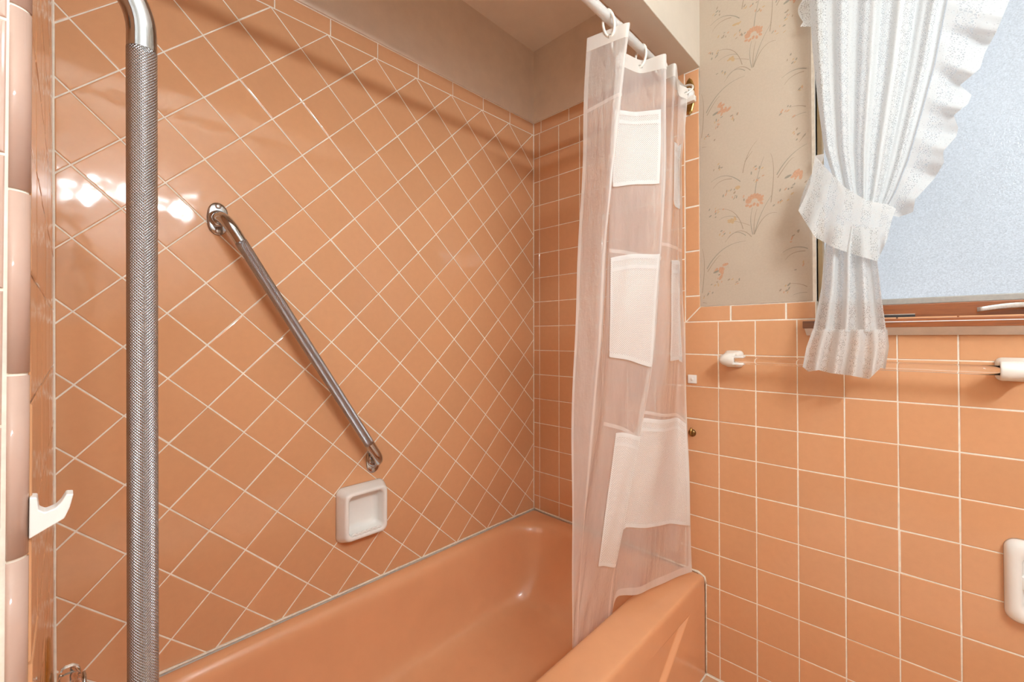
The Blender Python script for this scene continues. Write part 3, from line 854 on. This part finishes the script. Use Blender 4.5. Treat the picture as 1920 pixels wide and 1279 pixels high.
# ==================================================================== TOWEL BAR
tb = empty('towel_bar', (0, -1.12, 1.05)); tag(tb, 'clear acrylic towel bar on white brackets below the window', 'towel bar')
bxo, bz0 = -.074, 1.0495
def towel_bracket(tc, sgn, zc, label=None):
    """post on the wall whose cup opens towards the bar; sgn is the direction of the bar along t"""
    base = loft('bracket', [[Vector((x_, -(tc + a), zc + b3)) for a, b3 in rrect(0, 0, hw, hh, rr_, 8)] for x_, hw, hh, rr_ in
        ((-.0005, .027, .0265, .012), (-.010, .027, .0265, .012), (-.018, .0235, .023, .012), (-.035, .0195, .0205, .012), (-.058, .0185, .0195, .012))], PLASTIC_Y, None, cap0=True, cap1=True)
    keep(base, tb)
    ax = (0, -sgn, 0); o_ = Vector((bxo, -(tc - sgn * .022), zc))
    cup = lathe('cup', [(0, .004), (.003, .010), (.010, .0155), (.020, .0192), (.032, .0208), (.044, .0208), (.047, .0198), (.047, .0125), (.040, .0120), (.040, .002)], o_, ax, PLASTIC_Y, None, 32)
    cup.parent = base
    return base
bl_ = towel_bracket(.852, 1, bz0 + .001); br_ = towel_bracket(1.436, -1, bz0 - .004)
for k_ in (-1, 1):                                    # two pale fork prongs that hold the bar at the left cup
    keep(box('prong', bxo - .0185, bxo + .008, -.903, -.872, bz0 + k_ * .0105 - .0035, bz0 + k_ * .0105 + .0035, PLASTIC, None, .0022, 3), tb)
keep(tube('bar', densify([(bxo, -.868, bz0), (bxo, -1.424, bz0 - .004)], .05), .0110, ACRYLIC, None, 24), tb)

# ==================================================================== SMALL THINGS ON THE WALLS
c_ = at(1298, 711, 0, -.004)
cl = empty('wall_clip', (0, c_.y, c_.z)); tag(cl, 'small square white plastic clip on the tile beside the shower curtain', 'clip')
keep(box('clip_plate', -.0065, -.0002, c_.y - .0145, c_.y + .0145, c_.z - .0145, c_.z + .0145, PLASTIC, None, .0015, 3), cl)
keep(lathe('clip_button', [(0, .005), (.0012, .0048), (.0018, .003)], (-.0065, c_.y, c_.z), (-1, 0, 0), PLASTIC_Y, None, 16), cl)
c_ = at(1297, 811, 0, -.006)
hk = empty('brass_hook', (0, c_.y, c_.z)); tag(hk, 'small dark brass hook screwed into the tile beside the shower curtain', 'hook')
keep(lathe('rosette', [(.0002, .0125), (.003, .0125), (.006, .0095), (.008, .006)], (0, c_.y, c_.z - .002), (-1, 0, 0), DARKBRASS, None, 20), hk)
keep(tube('hook_arm', bend([(-.006, c_.y, c_.z - .003), (-.021, c_.y - .001, c_.z - .009), (-.021, c_.y - .004, c_.z + .018)], .006, 6), .0032, BRASS, None, 10), hk)

# white hook on the corner of the end wall at the left
hy0, hy1 = -.7585, -.7425
zA = lambda py: at(54, py, 1, -.75).z
hp = [(-1.5105, zA(1006)), (-1.5105, zA(929)), (-1.5062, zA(931)), (-1.5052, zA(955)), (-1.5015, zA(962)), (-1.4955, zA(958)), (-1.4920, zA(949)), (-1.4890, zA(935)), (-1.4845, zA(937)), (-1.4868, zA(962)), (-1.4900, zA(981)), (-1.5000, zA(993))]
bm = bmesh.new(); v0 = [bm.verts.new((x, hy0, z)) for x, z in hp]; v1 = [bm.verts.new((x, hy1, z)) for x, z in hp]
bm.faces.new(v0); bm.faces.new(v1[::-1])
for i in range(len(hp)): bm.faces.new((v0[i], v0[(i + 1) % len(hp)], v1[(i + 1) % len(hp)], v1[i]))
bmesh.ops.recalc_face_normals(bm, faces=bm.faces[:])
bmesh.ops.bevel(bm, geom=bm.edges[:], offset=.0009, segments=2, profile=.5, affect='EDGES')
h_o = from_bm('robe_hook', bm, PLASTIC); tag(h_o, 'white plastic two-pronged hook on the pink tiled corner at the left', 'hook')

# tub valve on the left end wall
vy, vz = -.40, .607
vx = -1.4995 - .010 * (vz - .41) - .0060
vl = empty('tub_valve', (vx, vy, vz)); tag(vl, 'brass tub valve plate with clear knob at the lower left edge', 'tub valve')
keep(lathe('escutcheon', [(.0005, .082), (.003, .082), (.006, .076), (.008, .050), (.010, .020)], (vx, vy, vz), (1, 0, 0), BRASS, None, 48), vl)
keep(lathe('stem', [(.006, .012), (.016, .012)], (vx, vy, vz), (1, 0, 0), CHROME, None, 20), vl)
kn = []
for dd, r in ((.013, .016), (.015, .030), (.021, .0335), (.029, .0335), (.036, .028), (.039, .018)):
    kn.append([Vector((vx + dd, vy, vz)) + Vector((0, math.cos(q), math.sin(q))) * (r * (1 - .07 * (i % 4 == 0) + 0)) for i, q in enumerate([2 * math.pi * i / 48 for i in range(48)])])
keep(loft('knob', kn, ACRYLIC, None, cap0=True, cap1=True), vl)
keep(lathe('knob_cap', [(.039, .017), (.042, .017), (.0435, .012)], (vx, vy, vz), (1, 0, 0), CHROME, None, 24), vl)

# ==================================================================== SHOWER ROD, RINGS AND CURTAIN
ROD_Y, ROD_Z = -.712, 1.9505
rod_z = lambda x: ROD_Z + .022 * x * (x > -.8) - .0176 * (x <= -.8)
rod = empty('shower_rod', (0, ROD_Y, ROD_Z)); tag(rod, 'white shower rod under the header beam', 'curtain rod')
keep(tube('rod', [(-1.505, ROD_Y, rod_z(-1.5)), (-1.0, ROD_Y, rod_z(-1.0)), (-.012, ROD_Y, rod_z(0))], .0125, PLASTIC, None, 24), rod)
bp = [(.000, .062), (.009, .052), (.0165, .030), (.0165, -.030), (.009, -.058), (.000, -.066), (-.009, -.058), (-.0165, -.030), (-.0165, .030), (-.009, .052)]
keep(loft('brass_bracket', [[Vector((-.0005 - d_, -.7135 + a * k_, ROD_Z + b3 * k_)) for a, b3 in bp] for d_, k_ in ((0, 1), (.004, 1), (.0065, .88))], BRASS, None, cap0=True, cap1=True, smooth=False), rod)
keep(lathe('end_cap', [(0, .021), (.012, .021), (.018, .018), (.024, .0135)], (-.006, ROD_Y, ROD_Z), (-1, 0, 0), PLASTIC, None, 28), rod)
keep(box('bracket_clip', -.024, -.0065, -.738, -.690, ROD_Z - .031, ROD_Z - .012, PLASTIC_Y, None, .002, 2), rod)

# fold lines of the curtain: pixels of the photograph with the depth each fold hangs at (the rod and the rim give the depth)
FOLDS = [
 # free front edge of the first panel
 [(1101, 72, -.655), (1097, 150, -.655), (1093, 300, -.656), (1082, 500, -.655), (1075, 700, -.650), (1072, 850, -.645), (1073, 1000, -.635), (1072, 1150, -.622), (1071, 1250, -.615)],
 # first fold, nearest the viewer at the top
 [(1188, 37, -.780), (1178, 110, -.775), (1162, 235, -.765), (1152, 310, -.755), (1137, 480, -.735), (1128, 630, -.715), (1112, 800, -.690), (1096, 950, -.660), (1086, 1130, -.622), (1080, 1240, -.612)],
 # runs back behind
 [(1150, 88, -.690), (1146, 200, -.680), (1141, 350, -.680), (1139, 480, -.678), (1135, 620, -.675), (1133, 780, -.668), (1122, 880, -.660), (1107, 978, -.650), (1097, 1100, -.625), (1078, 1190, -.612), (1074, 1245, -.606)],
 # second ring
 [(1203, 116, -.712), (1190, 200, -.706), (1184, 350, -.705), (1180, 480, -.702), (1178, 620, -.700), (1172, 780, -.690), (1158, 900, -.680), (1138, 1020, -.665), (1117, 1110, -.628), (1104, 1180, -.616), (1100, 1230, -.612)],
 # second big fold
 [(1251, 98, -.790), (1252, 200, -.785), (1254, 300, -.780), (1243, 480, -.760), (1226, 680, -.735), (1205, 810, -.715), (1182, 920, -.695), (1164, 1015, -.675), (1155, 1060, -.655), (1144, 1140, -.624), (1138, 1215, -.616)],
 # short return
 [(1243, 128, -.735), (1242, 200, -.733), (1238, 300, -.730), (1233, 480, -.720), (1215, 680, -.705), (1190, 810, -.690), (1170, 930, -.675), (1158, 1040, -.648), (1152, 1117, -.624)],
 # small fold
 [(1268, 116, -.790), (1263, 200, -.780), (1262, 300, -.770), (1258, 480, -.755), (1252, 680, -.740), (1240, 810, -.725), (1222, 930, -.710), (1206, 1040, -.695), (1192, 1116, -.675)],
 # panel towards the wall
 [(1272, 158, -.730), (1270, 210, -.728), (1270, 300, -.725), (1270, 480, -.720), (1272, 680, -.712), (1268, 810, -.705), (1258, 930, -.700), (1248, 1040, -.698), (1236, 1096, -.690)],
 # edge beside the end wall
 [(1290, 166, -.752), (1286, 220, -.750), (1278, 300, -.747), (1280, 480, -.742), (1285, 690, -.737), (1290, 850, -.735), (1296, 985, -.733), (1297, 1072, -.731)],
]
NV, SUBU = 96, 8
def fold_line(pts):
    P3 = np.array([tuple(at(x, y, 1, d_)) for x, y, d_ in pts])
    z = P3[:, 2]; zs = np.linspace(z[0], z[-1], NV + 1)
    o = np.argsort(z)
    xs = np.interp(zs, z[o], P3[o, 0]); ys = np.interp(zs, z[o], P3[o, 1])
    for _ in range(10):
        xs[1:-1] = (xs[:-2] + 2 * xs[1:-1] + xs[2:]) / 4; ys[1:-1] = (ys[:-2] + 2 * ys[1:-1] + ys[2:]) / 4
    return np.stack([xs, ys, zs], 1)
lines = np.array([fold_line(f) for f in FOLDS])          # (folds, NV+1, 3)
NU = (len(FOLDS) - 1) * SUBU
uu = np.linspace(0, len(FOLDS) - 1, NU + 1)
grid = np.zeros((NU + 1, NV + 1, 3))
for i, u in enumerate(uu):
    k0 = min(int(u), len(FOLDS) - 2); f = u - k0
    grid[i] = lines[k0] * (1 - f) + lines[k0 + 1] * f
for _ in range(3):
    grid[1:-1] = (grid[:-2] + 2 * grid[1:-1] + grid[2:]) / 4
# soft buckles along the length
for i in range(NU + 1):
    for j in range(NV + 1):
        grid[i, j, 1] += .0028 * math.sin(j * .19 + i * .55) * math.sin(j * .07 + i * .21 + 1.0) * min(1, j / 14)
def surf(u, v):
    """u in folds, v in 0..1 down the curtain"""
    a = min(max(u * SUBU, 0), NU - 1e-6); b3 = min(max(v * NV, 0), NV - 1e-6)
    i, j = int(a), int(b3); fa, fb = a - i, b3 - j
    return (grid[i, j] * (1 - fa) * (1 - fb) + grid[i + 1, j] * fa * (1 - fb) + grid[i, j + 1] * (1 - fa) * fb + grid[i + 1, j + 1] * fa * fb)
def v_at(u, py):
    best, bv = 1e9, 0
    for j in range(0, 201):
        e = abs(row_of(surf(u, j / 200)) - py)
        if e < best: best, bv = e, j / 200
    return bv
sc = empty('shower_curtain', (-.30, -.70, 1.0)); tag(sc, 'clear vinyl shower curtain with white net pockets, drawn to the right', 'shower curtain')
def patch(name, u0, u1, vf0, vf1, m_, parent, off=0.0, nu=14, nv=24, rnd=0.0, edge=None):
    """piece of cloth lying on the curtain between fold coordinates, vf give v for every u"""
    V, UV = [], []
    def pt(a, b3):
        f = a
        u = u0 + (u1 - u0) * f; va, vb_ = vf0(u), vf1(u)
        if rnd:                                          # rounded lower corners
            e = min(f, 1 - f) / rnd
            if e < 1: vb_ -= (1 - math.sqrt(max(0, 1 - (1 - e) ** 2))) * (vb_ - va) * .07
        return surf(u, va + (vb_ - va) * b3)
    rows = []
    for jj in range(nv + 1): rows.append([pt(i / nu, jj / nv) for i in range(nu + 1)])
    A = np.array(rows)
    du = np.gradient(A, axis=1); dv = np.gradient(A, axis=0)
    nrm = np.cross(du, dv); nrm /= np.linalg.norm(nrm, axis=2, keepdims=True) + 1e-12
    tocam = np.array(CAM) - A
    sg = np.sign((nrm * tocam).sum(axis=2, keepdims=True)); sg[sg == 0] = 1
    sg = np.sign(sg.sum()) or 1
    A = A + nrm * sg * off
    lu_ = np.concatenate([np.zeros((nv + 1, 1)), np.cumsum(np.linalg.norm(np.diff(A, axis=1), axis=2), axis=1)], 1)
    lv_ = np.concatenate([np.zeros((1, nu + 1)), np.cumsum(np.linalg.norm(np.diff(A, axis=0), axis=2), axis=0)], 0)
    Fc, uvs = [], []
    for jj in range(nv):
        for i in range(nu):
            q = [(jj, i), (jj, i + 1), (jj + 1, i + 1), (jj + 1, i)]
            Fc.append(tuple(a * (nu + 1) + b3 for a, b3 in q)); uvs += [(lu_[a, b3], lv_[a, b3]) for a, b3 in q]
    me = mesh(name, A.reshape(-1, 3), Fc); ul = me.uv_layers.new(name='UVMap'); ul.data.foreach_set('uv', [float(c) for q in uvs for c in q])
    o = link(name, me, m_, None, True)
    if parent is sc: keep(o, sc)
    else:
        o.parent = parent
    return o
cst = lambda v: (lambda u: v)
sheet = patch('vinyl_sheet', 0, len(FOLDS) - 1, cst(0), cst(1), VINYL, sc, 0, NU, NV)
BAND = .0235
patch('header_band', 0, len(FOLDS) - 1, cst(0), cst(BAND), VINYL_BAND, sc, .0008, NU, 2)
patch('header_band', 0, len(FOLDS) - 1, cst(0), cst(BAND), VINYL_BAND, sc, -.0008, NU, 2)
patch('side_hem', 0, .10, cst(BAND), cst(1), VINYL_SEAM, sc, .0010, 2, 60)
patch('side_hem', .93, 1.05, cst(BAND), cst(1), VINYL_SEAM, sc, .0010, 3, 50)
patch('side_hem', 3.93, 4.03, cst(BAND), cst(1), VINYL_SEAM, sc, .0012, 2, 60)
patch('side_hem', 7.90, 8.0, cst(BAND), cst(1), VINYL_SEAM, sc, .0010, 2, 60)
patch('bottom_hem', 0, len(FOLDS) - 1, cst(.985), cst(1), VINYL_SEAM, sc, .0012, NU, 2)
def pocket(u0, u1, rows_top, rows_bot, hem=9, label=None, vin=True):
    """net pocket between image rows; rows are (left, right)"""
    vt0, vt1 = v_at(u0, rows_top[0]), v_at(u1, rows_top[1]); vb0, vb1 = v_at(u0, rows_bot[0]), v_at(u1, rows_bot[1])
    top = lambda u: vt0 + (vt1 - vt0) * (u - u0) / (u1 - u0); bot = lambda u: vb0 + (vb1 - vb0) * (u - u0) / (u1 - u0)
    pk = patch('net_pocket', u0, u1, top, bot, NET, sc, .0042, 18, 30, rnd=.12)
    if label: pk['label'] = label
    hv = (vb0 - vt0) * hem / max(1, rows_bot[0] - rows_top[0])
    patch('pocket_hem', u0, u1, top, lambda u: top(u) + hv, HEM, pk, .0054, 18, 2)
    patch('pocket_tape', u0, u1, lambda u: top(u) + hv * 2.3, lambda u: top(u) + hv * 3.1, HEM, pk, .0054, 18, 2)
    patch('pocket_binding', u0, u1, lambda u: bot(u) - hv * .9, bot, HEM, pk, .0054, 18, 3, rnd=.12)
    for a, b3 in ((u0, u0 + (u1 - u0) * .05), (u1 - (u1 - u0) * .05, u1)):
        patch('pocket_binding', a, b3, top, lambda u: bot(u) - hv * .6, HEM, pk, .0054, 2, 30)
    return pk
pocket(2.05, 3.78, (207, 206), (352, 347), 8)
pocket(2.06, 3.90, (482, 474), (668, 690), 9)
pocket(2.60, 3.93, (812, 818), (1058, 1062), 8)
pocket(6.05, 7.85, (265, 272), (385, 392), 8)
pocket(6.05, 7.70, (488, 490), (676, 680), 8)
pocket(4.60, 7.92, (806, 795), (1012, 985), 8)
# horizontal weld lines of the vinyl
for py0, py1, ua, ub in ((204, 204, 0.1, 2.0), (465, 466, 2.0, 8.0), (790, 790, 2.0, 8.0)):
    va, vb_ = v_at(ua, py0), v_at(ub, py1)
    patch('weld_seam', ua, ub, (lambda a, b3, c, d2: (lambda u: a + (b3 - a) * (u - c) / (d2 - c)))(va, vb_, ua, ub), (lambda a, b3, c, d2: (lambda u: a + (b3 - a) * (u - c) / (d2 - c) + .006))(va, vb_, ua, ub), VINYL_SEAM, sc, .0016, 60, 1)
# grommets and rings
def ring_thing(xr, ug, label, tiltx=.0):
    g = Vector(surf(ug, BAND * .55)); c = Vector((xr, ROD_Y, rod_z(xr)))
    gm = torus('grommet', g, (g - CAM).normalized(), .0058, .0016, STEEL, None, 18, 8); keep(gm, sc)
    top = c + Vector((0, 0, .016))
    mid_ = (top + g) * .5; R_ = (top - g).length * .5
    axis = (top - g).normalized().cross(Vector((0, 1, 0)).cross((top - g).normalized()).normalized()).normalized()
    # ring plane holds the line from the grommet to the top of the rod and the y direction
    e1 = (top - g).normalized(); e2 = (Vector((0, 1, 0)) - e1 * e1.y).normalized()
    pts = [mid_ + e1 * R_ * math.cos(q) + e2 * R_ * .45 * math.sin(q) for q in [2 * math.pi * i / 40 for i in range(41)]]
    r_o = tube('curtain_ring', pts, .0034, PLASTIC_Y, None, 10, cap=False)
    tag(r_o, label, 'curtain ring', 'rings of the shower curtain')
ring_thing(-.535, .55, 'ivory plastic curtain ring at the free front edge of the shower curtain')
ring_thing(-.470, 1.95, 'ivory plastic curtain ring seen through the clear vinyl behind the first fold')
ring_thing(-.345, 2.98, 'ivory plastic curtain ring between the two big folds of the shower curtain')
ring_thing(-.245, 5.0, 'ivory plastic curtain ring behind the second big fold of the shower curtain')
ring_thing(-.045, 7.85, 'ivory plastic curtain ring beside the brass rod bracket')

# ==================================================================== LACE CURTAIN AT THE WINDOW
lc = empty('lace_curtain', (-.06, -1.15, 1.5)); tag(lc, 'white lace curtain with ruffled edge tied back at the window', 'curtain')
def cloth(name, rows, m_, parent, uvw=None, swap=False):
    """rows of 3D points -> sheet with UV in metres (or with a forced width per row)"""
    A = np.array([[tuple(p) for p in r] for r in rows]); nv, nu = A.shape[0] - 1, A.shape[1] - 1
    lv_ = np.concatenate([[0], np.cumsum(np.linalg.norm(np.diff(A, axis=0), axis=2).mean(1))])
    lu_ = np.linspace(0, uvw if uvw else np.linalg.norm(np.diff(A, axis=1), axis=2).sum(1).mean(), nu + 1)
    Fc, uvs = [], []
    for j in range(nv):
        for i in range(nu):
            Fc.append((j * (nu + 1) + i, j * (nu + 1) + i + 1, (j + 1) * (nu + 1) + i + 1, (j + 1) * (nu + 1) + i))
            q = [(lu_[i], -lv_[j]), (lu_[i + 1], -lv_[j]), (lu_[i + 1], -lv_[j + 1]), (lu_[i], -lv_[j + 1])]
            uvs += [(b3, a) for a, b3 in q] if swap else q
    me = mesh(name, A.reshape(-1, 3), Fc); ul = me.uv_layers.new(name='UVMap'); ul.data.foreach_set('uv', [float(c) for q in uvs for c in q])
    o = link(name, me, m_, None, True)
    if parent is lc: keep(o, lc)
    else: o.parent = parent
    return o
def curve(pts, n):
    P2 = np.array(pts, float); d_ = np.concatenate([[0], np.cumsum(np.linalg.norm(np.diff(P2, axis=0), axis=1))]); d_ /= d_[-1]
    s = np.linspace(0, 1, n + 1)
    return np.stack([np.interp(s, d_, P2[:, k_]) for k_ in range(P2.shape[1])], 1)
XC = -.060
NR, NC = 60, 90
L_ = curve([(1512, -130), (1518, 0), (1523, 90), (1533, 190), (1545, 280), (1566, 345), (1590, 395)], NR)
R_ = curve([(1810, -130), (1775, 0), (1752, 120), (1728, 210), (1702, 300), (1678, 360), (1655, 405)], NR)
rows = []
for j in range(NR + 1):
    f = j / NR; r = []
    for i in range(NC + 1):
        u = i / NC
        px = L_[j][0] * (1 - u) + R_[j][0] * u; py = L_[j][1] * (1 - u) + R_[j][1] * u
        amp = .017 * (1 - .55 * f); pl = math.sin(2 * math.pi * (5.3 * u + .35 * math.sin(3 * u + 1)) + .6) + .35 * math.sin(2 * math.pi * 11.7 * u + 2 * f)
        bulge = -.022 * f * math.sin(math.pi * u)
        r.append(at(px, py, 0, XC + amp * pl * .8 + bulge))
    rows.append(r)
drape = cloth('drape', rows, LACE, lc, uvw=.52)
# ruffle down the free edge
OUT = curve([(1925, -130), (1893, 0), (1868, 60), (1846, 100), (1838, 128), (1800, 160), (1822, 178), (1815, 195), (1788, 216), (1797, 240), (1793, 256), (1768, 284), (1770, 305), (1752, 335), (1716, 374), (1712, 398), (1685, 407)], 110)
INN = curve([(1812, -130), (1777, 0), (1754, 120), (1730, 210), (1704, 300), (1680, 360), (1657, 400)], 110)
rows = []
for j in range(111):
    r = []
    for i in range(9):
        u = i / 8; px = INN[j][0] * (1 - u) + OUT[j][0] * u; py = INN[j][1] * (1 - u) + OUT[j][1] * u
        r.append(at(px, py, 0, XC - .012 + .020 * u * math.sin(j * .36) + .006 * u * math.sin(j * .83 + 1)))
    rows.append(r)
cloth('edge_ruffle', rows, LACE_RUFFLE, lc, uvw=.075)
# left edge ruffle, above and behind
rows = []
for j in range(41):
    f = j / 40; r = []
    for i in range(6):
        u = i / 5
        r.append(at(1528 - u * (22 + 10 * abs(math.sin(j * .33))), -130 + 180 * f, 0, -.030 - .01 * math.sin(j * .5) * u))
    rows.append(r)
cloth('side_ruffle', rows, LACE_RUFFLE, lc, uvw=.05)
# tail below the tie
L_ = curve([(1556, 420), (1546, 470), (1540, 540), (1524, 622)], 30); R_ = curve([(1648, 430), (1645, 490), (1652, 550), (1662, 622)], 30)
rows = []
for j in range(31):
    r = []
    for i in range(61):
        u = i / 60; px = L_[j][0] * (1 - u) + R_[j][0] * u; py = L_[j][1] * (1 - u) + R_[j][1] * u
        r.append(at(px, py, 0, XC - .034 + .014 * math.sin(2 * math.pi * 3.6 * u + .8) - .018 * math.sin(math.pi * u)))
    rows.append(r)
cloth('tail', rows, LACE, lc, uvw=.40)
Lh = curve([(1524, 618), (1512, 650), (1505, 688)], 12); Rh = curve([(1664, 618), (1667, 650), (1660, 690)], 12)
bot = curve([(1505, 688), (1513, 697), (1535, 694), (1560, 700), (1600, 704), (1640, 711), (1652, 690), (1662, 692)], 80)
rows = []
for j in range(13):
    f = j / 12; r = []
    for i in range(81):
        u = i / 80; px = Lh[j][0] * (1 - u) + Rh[j][0] * u
        py = 618 + (bot[i][1] - 618) * f
        r.append(at(px, py, 0, XC - .047 + (.006 + .011 * f) * math.sin(2 * math.pi * 4.4 * u + .4) - .016 * math.sin(math.pi * u)))
    rows.append(r)
cloth('hem_ruffle', rows, LACE_RUFFLE, lc, uvw=.36)
# tieback wrapped round the gather
top = curve([(1528, 292), (1552, 318), (1585, 352), (1625, 376), (1668, 384), (1680, 392)], 40)
mid2 = curve([(1518, 350), (1545, 385), (1585, 412), (1625, 428), (1655, 425), (1672, 412)], 40)
low = curve([(1497, 395), (1528, 445), (1565, 465), (1610, 480), (1645, 490), (1664, 448)], 40)
def between(a, b3, n, dx0, dx1, wav):
    rows_ = []
    for j in range(n + 1):
        f = j / n; r = []
        for i in range(41):
            px = a[i][0] * (1 - f) + b3[i][0] * f; py = a[i][1] * (1 - f) + b3[i][1] * f; u = i / 40
            r.append(at(px, py, 0, XC - .030 - (dx0 + (dx1 - dx0) * f) - .026 * math.sin(math.pi * u) + wav * f * math.sin(i * .62)))
        rows_.append(r)
    return rows_
tie = cloth('tieback', between(top, mid2, 8, .004, .010, .002), LACE_RUFFLE, lc, uvw=.30)
cloth('tieback_ruffle', between(mid2, low, 10, .010, .014, .010), LACE_RUFFLE, tie, uvw=.34)
tl_ = curve([(1528, 292), (1546, 288)], 4); tm_ = curve([(1528, 308), (1540, 312)], 4)
cloth('tie_tab', [[at(a[0] * (1 - f) + b3[0] * f, a[1] * (1 - f) + b3[1] * f, 0, -.035) for a, b3 in zip(tl_, tm_)] for f in (0, .5, 1)], HEM, tie)
# flap of the ruffle standing out on the left
fa = curve([(1534, 306), (1560, 335)], 10); fb = curve([(1497, 395), (1530, 440)], 10)
cloth('tieback_flap', [[at(a[0] * (1 - f) + b3[0] * f - 6 * math.sin(math.pi * f) * (1 - i / 10), a[1] * (1 - f) + b3[1] * f, 0, -.070 - .012 * math.sin(i * .9)) for i, (a, b3) in enumerate(zip(fa, fb))] for f in [k_ / 8 for k_ in range(9)]], LACE_RUFFLE, tie, uvw=.06)
# curtain rod above the frame that carries the lace
lr = tube('window_curtain_rod', [(-.06, -1.03, 2.24), (-.06, -1.98, 2.24)], .008, PLASTIC, None, 16); tag(lr, 'slim white curtain rod above the window', 'curtain rod')

# ==================================================================== LIGHT FIXTURES behind the camera
vf = empty('vanity_light', (-1.29, ROOM_Y0, 1.93)); tag(vf, 'vanity light bar with five round bulbs on the wall behind the viewer', 'light')
keep(box('light_bar', -1.62, -.86, ROOM_Y0 + .0, ROOM_Y0 + .045, 1.885, 1.975, CHROME, None, .006, 3), vf)
for i in range(5):
    x = -1.51 + .135 * i
    keep(lathe('socket', [(0, .022), (.02, .022)], (x, ROOM_Y0 + .045, 1.93), (0, 1, 0), CHROME, None, 20), vf)
    prof = [(.054 + .0345 * -math.cos(math.pi * k_ / 14), .0345 * math.sin(math.pi * k_ / 14)) for k_ in range(15)]
    keep(lathe('bulb', prof, (x, ROOM_Y0 + .045, 1.93), (0, 1, 0), BULB, None, 24), vf)
